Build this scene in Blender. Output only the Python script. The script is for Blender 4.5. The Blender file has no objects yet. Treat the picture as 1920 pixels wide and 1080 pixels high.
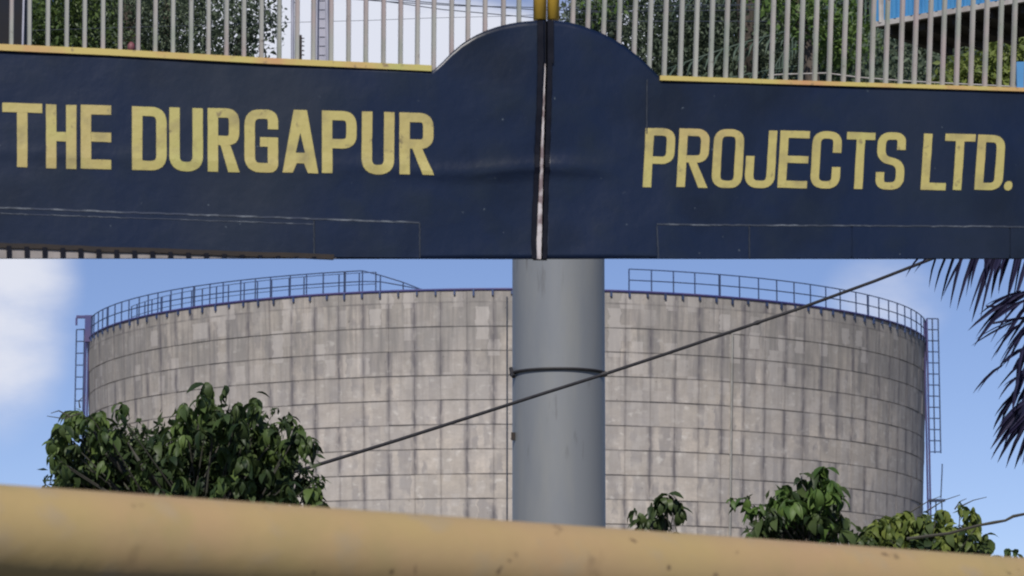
import bpy, math, random
import numpy as np
from mathutils import Vector, Matrix, noise
from mathutils.geometry import tessellate_polygon
random.seed(7); RNG = np.random.default_rng(11)
SC = bpy.context.scene
COL = SC.collection
# ---------------------------------------------------------------- camera
F = 6000.0                       # focal length in pixels of the 1920 px wide photograph
PITCH = math.atan(910 / F)
CAM = Vector((0, 0, 1.4))
cd = bpy.data.cameras.new('camera'); cam = bpy.data.objects.new('camera', cd); COL.objects.link(cam)
cam.location = CAM; cam.rotation_euler = (math.pi / 2 + PITCH, 0, 0)
cd.sensor_width = 36; cd.lens = F / 1920 * 36; cd.clip_end = 6000; cd.clip_start = .1
cd.dof.use_dof = True; cd.dof.focus_distance = 24; cd.dof.aperture_fstop = 13
SC.camera = cam
# ---------------------------------------------------------------- world and sun
SUN_EL, SUN_AZ = math.radians(41), math.radians(190)       # azimuth clockwise from +Y: behind the camera, to its left
w = bpy.data.worlds.new('World'); SC.world = w; w.use_nodes = True
nt = w.node_tree; nt.nodes.clear()
def wn(t, **k):
    n = nt.nodes.new(t)
    for a, b in k.items(): setattr(n, a, b)
    return n
wo = wn('ShaderNodeOutputWorld'); bg = wn('ShaderNodeBackground'); bg.inputs[1].default_value = .094
sky = wn('ShaderNodeTexSky', sky_type='NISHITA', sun_disc=False)
sky.sun_elevation = SUN_EL; sky.sun_rotation = SUN_AZ; sky.altitude = 3500; sky.air_density = 1.0; sky.dust_density = .3; sky.ozone_density = 3
tc = wn('ShaderNodeTexCoord'); sep = wn('ShaderNodeSeparateXYZ'); nt.links.new(tc.outputs['Generated'], sep.inputs[0])
def wmath(op, a, b=None, c=None, clamp=False):
    n = wn('ShaderNodeMath', operation=op, use_clamp=clamp)
    for i, v in enumerate((a, b, c)):
        if v is None: continue
        if isinstance(v, (int, float)): n.inputs[i].default_value = v
        else: nt.links.new(v, n.inputs[i])
    return n.outputs[0]
def blob(px, py, rx, ry, wgt):
    """a cloud bank in the direction of a point of the view, radii in thousandths of the sphere"""
    cx = (px - 960) / F; cz = math.sin(PITCH + math.atan((540 - py) / F))
    a = wmath('DIVIDE', wmath('SUBTRACT', sep.outputs[0], cx), rx)
    b = wmath('DIVIDE', wmath('SUBTRACT', sep.outputs[2], cz), ry)
    q = wmath('ADD', wmath('MULTIPLY', a, a), wmath('MULTIPLY', b, b))
    return wmath('MULTIPLY', wmath('SUBTRACT', 1.0, q, clamp=True), wgt)
nz = wn('ShaderNodeTexNoise'); nz.inputs['Scale'].default_value = 26; nz.inputs['Detail'].default_value = 7; nz.inputs['Roughness'].default_value = .55
mp = wn('ShaderNodeMapping'); mp.inputs['Scale'].default_value = (1, 1, 2.0); nt.links.new(tc.outputs['Generated'], mp.inputs[0]); nt.links.new(mp.outputs[0], nz.inputs[0])
nb = wn('ShaderNodeTexNoise'); nb.inputs['Scale'].default_value = 3.0; nb.inputs['Detail'].default_value = 3; nt.links.new(mp.outputs[0], nb.inputs[0])
s = wmath('MULTIPLY', wmath('SUBTRACT', nb.outputs[0], .57, clamp=True), 2.5)
for bl in ((10, 540, .030, .060, .62), (600, 85, .075, .026, 1.0), (1650, 580, .026, .022, .42), (1150, 60, .05, .03, .5)):
    s = wmath('ADD', s, blob(*bl))
dens = wmath('MULTIPLY', s, wmath('ADD', wmath('MULTIPLY', nz.outputs[0], 1.5), .28))
ramp = wn('ShaderNodeMapRange', interpolation_type='SMOOTHSTEP'); nt.links.new(dens, ramp.inputs[0]); ramp.inputs[1].default_value = .10; ramp.inputs[2].default_value = .72
tint = wn('ShaderNodeMix', data_type='RGBA', blend_type='MULTIPLY'); tint.inputs[0].default_value = 1; tint.inputs[7].default_value = (1.03, .93, 1.02, 1)
nt.links.new(sky.outputs[0], tint.inputs[6])
cm = wn('ShaderNodeMix', data_type='RGBA'); nt.links.new(ramp.outputs[0], cm.inputs[0]); nt.links.new(tint.outputs[2], cm.inputs[6]); cm.inputs[7].default_value = (7.9, 8.2, 9.3, 1)
nt.links.new(cm.outputs[2], bg.inputs[0]); nt.links.new(bg.outputs[0], wo.inputs[0])
sd = bpy.data.lights.new('sun', 'SUN'); so = bpy.data.objects.new('sun', sd); COL.objects.link(so)
sd.energy = 4.0; sd.angle = math.radians(.6); sd.color = (1, .95, .88)
sv = Vector((math.sin(SUN_AZ) * math.cos(SUN_EL), math.cos(SUN_AZ) * math.cos(SUN_EL), math.sin(SUN_EL)))
so.rotation_euler = sv.to_track_quat('Z', 'Y').to_euler()
SC.view_settings.view_transform = 'Standard'; SC.view_settings.look = 'None'; SC.view_settings.gamma = 1; SC.view_settings.exposure = 0
SC.view_settings.use_curve_mapping = False
SC.render.engine = 'CYCLES'; SC.cycles.max_bounces = 6; SC.cycles.filter_width = 2.1

# ---------------------------------------------------------------- helpers
cP, sP = math.cos(PITCH), math.sin(PITCH)
def ray(x, y): u = 540 - y; return Vector((x - 960, F * cP - u * sP, F * sP + u * cP))
def at(x, y, Y): d = ray(x, y); return CAM + d * (Y / d.y)
def obj(name, verts, faces, mat, parent=None, smooth=False, label=None, kind=None, world=True):
    me = bpy.data.meshes.new(name)
    me.from_pydata([tuple(v) for v in verts], [], faces); me.validate(); me.update()
    if mat: me.materials.append(mat)
    if smooth: me.polygons.foreach_set('use_smooth', [True] * len(me.polygons))
    return link(name, me, parent, label, kind)
def link(name, me, parent=None, label=None, kind=None, mw=None):
    o = bpy.data.objects.new(name, me); COL.objects.link(o)
    if parent:
        o.parent = parent
        o.matrix_parent_inverse = wm(parent).inverted()
    if mw is not None: o.matrix_basis = mw
    if label: o['label'] = label
    if kind: o['kind'] = kind
    return o
def wm(o):
    m = Matrix.LocRotScale(o.location, o.rotation_euler, o.scale)
    return m if o.parent is None else wm(o.parent) @ o.matrix_parent_inverse @ m
def thing(name, label, cat, loc=(0, 0, 0), group=None):
    o = bpy.data.objects.new(name, None); COL.objects.link(o); o.location = loc; o.empty_display_size = .2
    return tag(o, label, cat, group)
def tag(o, label, cat, group=None):
    o['label'] = label; o['category'] = cat
    if group: o['group'] = group
    return o
class MB:
    def __init__(s): s.v = []; s.f = []
    def box(s, c, d, R=None):
        n = len(s.v); c = Vector(c)
        for a in (-1, 1):
            for b in (-1, 1):
                for e in (-1, 1):
                    q = Vector((a * d[0] / 2, b * d[1] / 2, e * d[2] / 2))
                    if R is not None: q = R @ q
                    s.v.append(c + q)
        s.f += [tuple(n + i for i in q) for q in ((0, 1, 3, 2), (4, 6, 7, 5), (0, 4, 5, 1), (2, 3, 7, 6), (0, 2, 6, 4), (1, 5, 7, 3))]
        return s
    def tube(s, pts, r, k=8, cap=True):
        pts = [Vector(p) for p in pts]; n0 = len(s.v)
        rr = r if hasattr(r, '__len__') else [r] * len(pts)
        for i, p in enumerate(pts):
            t = (pts[min(i + 1, len(pts) - 1)] - pts[max(i - 1, 0)]).normalized()
            ref = Vector((0, 0, 1)) if abs(t.z) < .9 else Vector((0, 1, 0))
            a = t.cross(ref).normalized(); b = t.cross(a).normalized()
            for j in range(k):
                an = 2 * math.pi * j / k
                s.v.append(p + (a * math.cos(an) + b * math.sin(an)) * rr[i])
        for i in range(len(pts) - 1):
            for j in range(k):
                q = n0 + i * k
                s.f.append((q + j, q + (j + 1) % k, q + k + (j + 1) % k, q + k + j))
        if cap:
            s.f.append(tuple(n0 + j for j in range(k))[::-1]); s.f.append(tuple(n0 + (len(pts) - 1) * k + j for j in range(k)))
        return s
    def add(s, v, f): n = len(s.v); s.v += list(v); s.f += [tuple(i + n for i in q) for q in f]; return s
    def build(s, name, mat, parent=None, **k): return obj(name, s.v, s.f, mat, parent, **k)
# ---------------------------------------------------------------- materials
def mat(name, base, rough=.6, metal=0, var=None, scale=5, detail=6, bump=0, bscale=40, stretch=(1, 1, 1), spec=.5, lo=.35, hi=.65, coord='Object', extra=None):
    m = bpy.data.materials.new(name); m.use_nodes = True; t = m.node_tree; b = t.nodes['Principled BSDF']
    b.inputs['Base Color'].default_value = (*base, 1); b.inputs['Roughness'].default_value = rough; b.inputs['Metallic'].default_value = metal
    b.inputs['Specular IOR Level'].default_value = spec
    N, L = t.nodes.new, t.links.new
    c = N('ShaderNodeNewGeometry').outputs['Position'] if coord == 'World' else N('ShaderNodeTexCoord').outputs['Object']
    mpn = N('ShaderNodeMapping'); mpn.inputs['Scale'].default_value = stretch; L(c, mpn.inputs[0])
    out = None
    if var is not None:
        vs = var if isinstance(var, list) else [(var, scale, lo, hi)]
        for (vc, s_, l_, h_) in vs:
            n = N('ShaderNodeTexNoise'); n.inputs['Scale'].default_value = s_; n.inputs['Detail'].default_value = detail; L(mpn.outputs[0], n.inputs[0])
            r = N('ShaderNodeMapRange'); r.inputs[1].default_value = l_; r.inputs[2].default_value = h_; L(n.outputs[0], r.inputs[0])
            mx = N('ShaderNodeMix'); mx.data_type = 'RGBA'; L(r.outputs[0], mx.inputs[0])
            if out is None: mx.inputs[6].default_value = (*base, 1)
            else: L(out, mx.inputs[6])
            mx.inputs[7].default_value = (*vc, 1); out = mx.outputs[2]
        L(out, b.inputs['Base Color'])
    if bump:
        n = N('ShaderNodeTexNoise'); n.inputs['Scale'].default_value = bscale; n.inputs['Detail'].default_value = 4; L(mpn.outputs[0], n.inputs[0])
        bp = N('ShaderNodeBump'); bp.inputs['Strength'].default_value = bump; bp.inputs['Distance'].default_value = .02; L(n.outputs[0], bp.inputs['Height']); L(bp.outputs[0], b.inputs['Normal'])
    return m
def leafmat(name, dark, light, trans=.3, rough=.5):
    """leaf green varies from leaf to leaf through the vertex attribute 'tone', or per object"""
    m = bpy.data.materials.new(name); m.use_nodes = True; t = m.node_tree; N, L = t.nodes.new, t.links.new
    b = t.nodes['Principled BSDF']; b.inputs['Roughness'].default_value = rough; b.inputs['Specular IOR Level'].default_value = .35
    at_ = N('ShaderNodeAttribute'); at_.attribute_name = 'tone'; oi = N('ShaderNodeObjectInfo')
    ad = N('ShaderNodeMath'); ad.operation = 'MULTIPLY_ADD'; L(oi.outputs['Random'], ad.inputs[0]); ad.inputs[1].default_value = .45; L(at_.outputs['Fac'], ad.inputs[2])
    mx = N('ShaderNodeMix'); mx.data_type = 'RGBA'; L(ad.outputs[0], mx.inputs[0]); mx.inputs[6].default_value = (*dark, 1); mx.inputs[7].default_value = (*light, 1)
    L(mx.outputs[2], b.inputs['Base Color'])
    tr = N('ShaderNodeBsdfTranslucent'); L(mx.outputs[2], tr.inputs[0]); ms = N('ShaderNodeMixShader'); ms.inputs[0].default_value = trans
    L(b.outputs[0], ms.inputs[1]); L(tr.outputs[0], ms.inputs[2]); L(ms.outputs[0], t.nodes['Material Output'].inputs[0])
    return m
M = {}
M['navy'] = mat('navy_gate_paint', (.0042, .0115, .036), .36, var=[((.014, .020, .034), .8, .50, .68), ((.0028, .006, .012), 1.2, .50, .66), ((.008, .015, .030), 6, .5, .75), ((.08, .10, .12), 34, .72, .76)], bump=.3, bscale=6, spec=.38, coord='World')  # broad paler and darker tones paint sheen into the sheet, along with dusty wear
M['bottom'] = mat('sunlit_road_grey', (.30, .27, .26), .6, var=(.20, .18, .17), scale=7, coord='World')  # sunlit road between the lower bars, put in as pale grey
M['navy_edge'] = mat('dark_navy_paint', (.002, .003, .009), .6, spec=.15, var=(.006, .007, .014), scale=20, coord='World')
M['yellow_text'] = mat('yellow_lettering_paint', (.44, .375, .125), .55, var=[((.42, .32, .13), 1.7, .45, .75), ((.40, .39, .12), 2.9, .5, .8), ((.30, .25, .10), 12, .5, .75), ((.20, .16, .07), 28, .64, .74)], coord='World', bump=.1)
M['yellow_rail'] = mat('yellow_rail_paint', (.50, .40, .12), .5, var=[((.50, .27, .12), 4, .5, .68), ((.40, .42, .12), 3, .52, .7), ((.22, .15, .08), 30, .62, .72)], coord='World')
M['yellow_pipe'] = mat('yellow_pipe_paint', (.42, .305, .135), .5, var=[((.43, .285, .15), 3.2, .40, .70), ((.36, .28, .12), 6, .5, .72), ((.38, .29, .17), 14, .55, .75), ((.24, .16, .08), 9, .68, .78), ((.12, .075, .04), 24, .67, .73)], coord='World', bump=.12, bscale=14)
M['yellow_post'] = mat('yellow_post_paint', (.56, .36, .05), .35, var=(.45, .28, .05), scale=9, coord='World')
M['bar'] = mat('pale_bar_paint', (.31, .31, .28), .5, var=[((.34, .28, .27), 2.5, .45, .6), ((.22, .25, .20), 4, .5, .7), ((.12, .10, .08), 40, .66, .75)], coord='World')
M['bright_strip'] = mat('slit_light_pale', (.52, .48, .48), .35, var=(.20, .15, .15), scale=14, coord='World', lo=.5, hi=.62)  # light in the slit between the leaves, put into the colour
M['column'] = mat('grey_column_paint', (.185, .196, .208), .45, var=[((.135, .15, .172), 1.2, .4, .65), ((.215, .22, .215), 5, .5, .75), ((.11, .11, .11), 14, .64, .78)], stretch=(1, 1, .16), coord='World', bump=.1, bscale=6)
M['rust'] = mat('rusty_steel', (.016, .012, .011), .8, var=(.026, .018, .014), scale=12)
M['cable'] = mat('black_cable_sheath', (.016, .015, .018), .6, var=(.03, .028, .03), scale=30)
M['wire'] = mat('weathered_wire', (.035, .045, .07), .6, var=(.06, .07, .09), scale=6)
M['rail_steel'] = mat('blue_grey_steel', (.030, .060, .16), .6, var=(.025, .04, .09), scale=.7, coord='World')
M['blue_pipe'] = mat('deep_blue_steel', (.04, .045, .17), .5, var=(.07, .05, .14), scale=1.2)
M['conc_plain'] = mat('plain_concrete', (.30, .29, .27), .85, var=(.22, .21, .19), scale=2.5, bump=.4, bscale=20, coord='World')
M['mast'] = mat('grey_mast_paint', (.36, .36, .43), .6, var=(.26, .27, .34), scale=8, coord='World')
M['shed_blue'] = mat('blue_roof_sheet', (.05, .20, .42), .45, var=(.07, .26, .50), scale=3, coord='World')
M['shed_dark'] = mat('dark_timber', (.02, .018, .016), .85, var=(.035, .03, .028), scale=4)  # near-black brown for soffit, rafters, posts and door edge
M['trim'] = mat('pale_roof_trim', (.42, .40, .38), .6, var=(.30, .27, .25), scale=12)
M['cab_navy'] = mat('navy_steel_cabinet', (.003, .006, .016), .6, spec=.2, var=(.008, .007, .009), scale=5)
M['red'] = mat('dull_red_plastic', (.20, .06, .075), .6, var=(.12, .05, .05), scale=40)
M['bark'] = mat('tree_bark', (.085, .068, .055), .9, var=(.045, .036, .03), scale=9, bump=.8, bscale=25, stretch=(1, 1, .3))
M['twig'] = mat('thin_twig_bark', (.06, .06, .045), .85, var=(.04, .035, .03), scale=9)
M['ground'] = mat('dusty_grass_ground', (.12, .105, .07), .95, var=[((.06, .075, .03), .35, .45, .6), ((.16, .14, .10), 3, .5, .7)], bump=.5, bscale=3, coord='World')
M['road'] = mat('worn_asphalt', (.055, .054, .052), .9, var=(.085, .08, .075), scale=2, bump=.4, bscale=60, coord='World')
M['leaf_l'] = leafmat('broad_leaf_green', (.024, .045, .018), (.135, .185, .06), .38, .45)
M['leaf_dim'] = leafmat('grey_green_small_leaf', (.045, .068, .046), (.20, .25, .16), .4, .6)
M['leaf_mid'] = leafmat('mid_green_leaf', (.035, .065, .025), (.16, .23, .06), .35)
M['leaf_bright'] = leafmat('fresh_green_leaf', (.05, .10, .025), (.19, .29, .07), .35)
M['leaf_lime'] = leafmat('yellow_green_leaf', (.09, .13, .03), (.29, .34, .08), .35)
M['leaf_palm'] = leafmat('palm_leaf_green', (.016, .014, .040), (.040, .040, .085), .15, .45)
M['leaf_palm2'] = leafmat('pale_palm_leaf_green', (.05, .08, .06), (.12, .16, .12), .2, .45)

# tank concrete: every shutter panel has its own tone, dark damp joints and streaks
TX, TD, TR = None, 152.4, 20.0
_l, _r = ray(163, 644), ray(1738, 644)
TAZ = (math.atan2(_l.x, _l.y) + math.atan2(_r.x, _r.y)) / 2
TC = Vector((TD * math.sin(TAZ), TD * math.cos(TAZ), 0))
NEAR = Vector((TC.x, TC.y, 0)).normalized()
def zy(y, dist=TD - TR):
    d = ray(950, y); return CAM.z + dist * d.z / math.hypot(d.x, d.y)
ROWY = [543, 611, 656, 702, 748, 794, 840, 887, 933]
ROWZ = [zy(y) for y in ROWY]
pitch_z = (ROWZ[1] - ROWZ[-1]) / 7
while ROWZ[-1] - pitch_z > .1: ROWZ.append(ROWZ[-1] - pitch_z)
ROWZ.append(0.0)
NC = 112
def conc_mat():
    m = bpy.data.materials.new('shuttered_concrete'); m.use_nodes = True; t = m.node_tree; N, L = t.nodes.new, t.links.new
    b = t.nodes['Principled BSDF']; b.inputs['Roughness'].default_value = .85; b.inputs['Specular IOR Level'].default_value = .3
    pos = N('ShaderNodeNewGeometry').outputs['Position']
    sub = N('ShaderNodeVectorMath'); sub.operation = 'SUBTRACT'; L(pos, sub.inputs[0]); sub.inputs[1].default_value = tuple(TC)
    sx = N('ShaderNodeSeparateXYZ'); L(sub.outputs[0], sx.inputs[0])
    def mt(op, a, b_=None, c=None, clamp=False):
        n = N('ShaderNodeMath'); n.operation = op; n.use_clamp = clamp
        for i, v in enumerate((a, b_, c)):
            if v is None: continue
            if isinstance(v, (int, float)): n.inputs[i].default_value = v
            else: L(v, n.inputs[i])
        return n.outputs[0]
    ang = mt('ARCTAN2', sx.outputs[1], sx.outputs[0])
    A0 = math.atan2(-NEAR.y, -NEAR.x)
    u = mt('MULTIPLY', mt('SUBTRACT', ang, A0), NC / (2 * math.pi))
    u = mt('ADD', u, 300.5)                                   # joints fall on whole numbers
    v = mt('DIVIDE', mt('SUBTRACT', ROWZ[1] + pitch_z * 40, sx.outputs[2]), pitch_z)
    cmb = N('ShaderNodeCombineXYZ'); L(u, cmb.inputs[0]); L(v, cmb.inputs[1]); uv = cmb.outputs[0]
    fl = N('ShaderNodeVectorMath'); fl.operation = 'FLOOR'; L(uv, fl.inputs[0])
    wn_ = N('ShaderNodeTexWhiteNoise'); wn_.noise_dimensions = '2D'; L(fl.outputs[0], wn_.inputs[0])
    def nse(scale, st=(1, 1, 1), det=5, ro=.55):
        mp_ = N('ShaderNodeMapping'); mp_.inputs['Scale'].default_value = st; L(uv, mp_.inputs[0])
        n = N('ShaderNodeTexNoise'); n.inputs['Scale'].default_value = scale; n.inputs['Detail'].default_value = det; n.inputs['Roughness'].default_value = ro; L(mp_.outputs[0], n.inputs[0]); return n.outputs[0]
    def rng(x, a, b_, c=0, d=1, sm=False):
        r = N('ShaderNodeMapRange'); r.interpolation_type = 'SMOOTHSTEP' if sm else 'LINEAR'; L(x, r.inputs[0])
        for i, q in enumerate((a, b_, c, d)): r.inputs[i + 1].default_value = q
        return r.outputs[0]
    # distance to the nearest upright joint, in panels
    fr = mt('FRACT', u); dj = mt('MINIMUM', fr, mt('SUBTRACT', 1, fr))
    rj = N('ShaderNodeTexWhiteNoise'); rj.noise_dimensions = '2D'
    c2 = N('ShaderNodeCombineXYZ'); L(mt('FLOOR', mt('ADD', u, .5)), c2.inputs[0]); L(mt('FLOOR', v), c2.inputs[1]); L(c2.outputs[0], rj.inputs[0])
    jw = mt('MULTIPLY_ADD', rj.outputs[0], .16, .05)
    joint = mt('MULTIPLY', mt('SUBTRACT', 1, mt('DIVIDE', dj, jw), clamp=True), rng(rj.outputs[0], .1, .7, .25, 1))
    joint = mt('MULTIPLY', joint, rng(nse(1.6, (4, 1, 1)), .35, .55, .35, 1))
    fv = mt('FRACT', v); hj = mt('SUBTRACT', 1, mt('DIVIDE', mt('MINIMUM', fv, mt('SUBTRACT', 1, fv)), .055), clamp=True)
    hj = mt('MULTIPLY', hj, rng(nse(1.3, (1, .6, 1)), .38, .62, .15, 1))
    streak = rng(nse(2.2, (2.6, .16, 1), 6, .6), .44, .68)
    up = rng(sx.outputs[2], ROWZ[5], ROWZ[1], .2, 1, True)
    streak = mt('MULTIPLY', streak, up)
    blot = rng(nse(1.8, (1, 1.3, 1), 8, .68), .38, .68)
    fine = rng(nse(7, (1, 1.6, 1), 6, .7), .3, .7)
    spot = rng(nse(5.5, (1, 1.4, 1), 2, .5), .72, .77)
    jit = mt('MULTIPLY', mt('SUBTRACT', nse(3.0, (1, 1, 1), 3), .5), .35)
    def cell(ku, kv, ou, ov, seed):
        cc = N('ShaderNodeCombineXYZ'); L(mt('FLOOR', mt('MULTIPLY_ADD', mt('ADD', u, jit), ku, ou)), cc.inputs[0]); L(mt('FLOOR', mt('MULTIPLY_ADD', v, kv, ov)), cc.inputs[1]); cc.inputs[2].default_value = seed
        w_ = N('ShaderNodeTexWhiteNoise'); w_.noise_dimensions = '3D'; L(cc.outputs[0], w_.inputs[0]); return w_.outputs[0]
    def mix(f, a, col, k=1.0):
        n = N('ShaderNodeMix'); n.data_type = 'RGBA'
        L(mt('MULTIPLY', f, k), n.inputs[0])
        if isinstance(a, tuple): n.inputs[6].default_value = (*a, 1)
        else: L(a, n.inputs[6])
        n.inputs[7].default_value = (*col, 1); return n.outputs[2]
    c = mix(wn_.outputs[0], (.52, .455, .385), (.67, .585, .50), 1)
    c = mix(rng(cell(2, 1, .3, 0, 3.5), .45, 1), c, (.34, .315, .30), .75)
    c = mix(rng(cell(3.2, 2, .1, .4, 8.5), .72, .95), c, (.66, .61, .56), .5)
    c = mix(mt('MULTIPLY', rng(cell(4.3, 1, .6, 0, 5.5), .70, .8), rng(nse(1.1, (1, 1, 1), 3), .42, .55)), c, (.22, .205, .21), .75)
    c = mix(rng(nse(.22, (1, 1.2, 1), 3), .4, .62), c, (.42, .39, .375), .6)
    c = mix(blot, c, (.35, .308, .27), .65)
    c = mix(fine, c, (.32, .295, .28), .4)
    c = mix(rng(nse(2.6, (1, 1.2, 1), 4, .5), .60, .72), c, (.66, .62, .57), .6)
    c = mix(streak, c, (.19, .175, .175), .75)
    c = mix(mt('MULTIPLY', up, rng(nse(.9, (1.6, .5, 1), 5), .34, .58, .35, 1)), c, (.20, .19, .178), .62)
    c = mix(mt('MULTIPLY', up, rng(cell(2.2, 1.5, .45, .2, 2.5), .80, .9)), c, (.50, .46, .43), .5)
    c = mix(joint, c, (.13, .12, .13), .95)
    c = mix(hj, c, (.12, .11, .108), .75)
    c = mix(spot, c, (.07, .065, .06), .7)
    L(c, b.inputs['Base Color'])
    bp = N('ShaderNodeBump'); bp.inputs['Strength'].default_value = .5; bp.inputs['Distance'].default_value = .04; 
    return m
M['concrete'] = conc_mat()
M['joint'] = mat('recessed_joint_concrete', (.19, .175, .17), .9, var=(.28, .26, .25), scale=1.5, coord='World')

# ---------------------------------------------------------------- ground and road
obj('ground', [(-3000, -3000, 0), (3000, -3000, 0), (3000, 3000, 0), (-3000, 3000, 0)], [(0, 1, 2, 3)], M['ground'], kind='structure')
obj('road', [(-3.4, -60, .004), (3.4, -60, .004), (3.4, 40, .004), (-3.4, 40, .004)], [(0, 1, 2, 3)], M['road'], kind='structure')

# ---------------------------------------------------------------- the concrete tank
tank = thing('concrete_tank', 'huge round grey concrete tank with gridded shutter marks and a railing round its rim', 'storage tank', tuple(TC))
A0 = math.atan2(-NEAR.y, -NEAR.x)
def tr(z):                                                     # the shell leans outward a little towards the rim
    t = max(0., min(1., z / ROWZ[0])); return TR * (.955 + .045 * t)
def pol(a, r, z): return Vector((TC.x + r * math.cos(A0 + a), TC.y + r * math.sin(A0 + a), z))
# recessed core behind the panels
mb = MB(); K = 160
for z in (0, ROWZ[0] * .25, ROWZ[0] * .5, ROWZ[0] * .75, ROWZ[0] - .05):
    mb.v += [pol(2 * math.pi * i / K, tr(z) - .05, z) for i in range(K)]
for j in range(4):
    for i in range(K): mb.f.append((j * K + i, j * K + (i + 1) % K, (j + 1) * K + (i + 1) % K, (j + 1) * K + i))
mb.v.append(pol(0, 0, ROWZ[0] + .6)); c_ = len(mb.v) - 1
for i in range(K): mb.f.append((4 * K + i, 4 * K + (i + 1) % K, c_))
mb.build('shell', M['joint'], tank, smooth=False)
def panel_geo(z1, z0, dj=.017, wob=0):
    """one curved shutter panel about angle 0; returns verts relative to the tank centre and faces"""
    da = math.pi / NC; g = .004 / TR
    V = []
    for z in (z0 + dj * .8, z1 - dj * .8):
        for q in (0, .055):
            for a in (-da + g, 0, da - g):
                V.append((math.cos(a) * (tr(z) - .055 + q), math.sin(a) * (tr(z) - .055 + q), z))
    Fc = [(3, 4, 10, 9), (4, 5, 11, 10), (0, 3, 9, 6), (5, 2, 8, 11), (9, 10, 7, 6), (10, 11, 8, 7), (0, 1, 4, 3), (1, 2, 5, 4)]
    return V, Fc
bulk = MB(); vis = []
for r in range(len(ROWZ) - 1):
    for c in range(NC):
        cc = (c + NC // 2) % NC - NC // 2
        vis.append((abs(cc) + (0 if r < 9 else 900), r, cc))
vis.sort(); near = set((r, c) for _, r, c in vis[:297])
meshes = {}
for r in range(len(ROWZ) - 1):
    V, Fc = panel_geo(ROWZ[r], ROWZ[r + 1])
    me = bpy.data.meshes.new('concrete_panel'); me.from_pydata(V, [], Fc); me.materials.append(M['concrete']); meshes[r] = (me, V, Fc)
for _, r, c in vis:
    a = A0 + c * 2 * math.pi / NC; off = random.uniform(-.008, .010)
    if (r, c) in near:
        o = bpy.data.objects.new('concrete_panel', meshes[r][0]); COL.objects.link(o); o.parent = tank
        o.rotation_euler = (0, 0, a); o.location = (math.cos(a) * off, math.sin(a) * off, random.uniform(-.010, .010))
    else:
        V, Fc = meshes[r][1:]
        ca, sa = math.cos(a), math.sin(a)
        bulk.add([Vector((TC.x + x * ca - y * sa + ca * off, TC.y + x * sa + y * ca + sa * off, z)) for x, y, z in V], Fc)
bulk.build('concrete_panel', M['concrete'], tank, kind='stuff')
# steel kerb round the rim
ZR = ROWZ[0]
mb = MB(); mb.tube([pol(i * math.pi / 80, TR + .01, ZR + .02) for i in range(161)], .055, 6, False); mb.build('rim_kerb', M['blue_pipe'], tank)
def ang_of(px):                                                # angle on the rim of a picture column
    best = min(((abs(project(pol(a * .01, TR, ZR))[0] - px), a * .01) for a in range(-150, 151)), key=lambda q: q[0])
    return best[1]
def project(p):
    d = p - CAM; f_ = d.y * cP + d.z * sP; u_ = -d.y * sP + d.z * cP
    return 960 + F * d.x / f_, 540 - F * u_ / f_
SGN = 1 if project(pol(.3, TR, ZR))[0] > 950 else -1
def run_railing(pxs, r, h, name, fall=None, thick=.025):
    angs = [ang_of(p) for p in pxs]
    for k, a in enumerate(angs):
        t = .055 if k % 9 == 4 else .031
        mb = MB(); hh = h
        if fall and pxs[k] > fall: hh = max(.08, h * (1 - (pxs[k] - fall) / 105))
        mb.tube([pol(a, r, ZR - .02), pol(a, r, ZR + hh)], t, 5)
        mb.build('railing_post', M['rail_steel'], tank)
    for q in (1.0, .52):
        mb = MB(); pts = []
        for k in range(len(angs)):
            hh = h * q
            if fall and pxs[k] > fall: hh = max(.05, (h * (1 - (pxs[k] - fall) / 105)) * (1 if q == 1 else .62))
            pts.append(pol(angs[k], r, ZR + hh))
        mb.tube(pts, thick, 5); mb.build('railing_rail', M['rail_steel'], tank)
def pxlist(a0, a1, n):                                         # evenly spaced along the rim
    A, B = ang_of(a0), ang_of(a1)
    return [project(pol(A + (B - A) * i / (n - 1), TR, ZR))[0] for i in range(n)]
lp = pxlist(170, 788, 27); run_railing(lp, TR - .02, .95, 'a', 690)
run_railing(pxlist(1183, 1742, 24), TR - .02, .98, 'b')
run_railing(pxlist(200, 690, 20), TR - 1.15, 1.05, 'c', thick=.016)
for px in pxlist(172, 1735, 66):                               # dark bracket feet under the kerb
    a = ang_of(px); mb = MB(); p = pol(a, TR + .03, ZR - .12)
    R = Matrix.Rotation(A0 + a, 3, 'Z'); mb.box(p, (.09, .08, random.uniform(.14, .30)), R); mb.build('rail_bracket', M['rail_steel'], tank)
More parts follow.
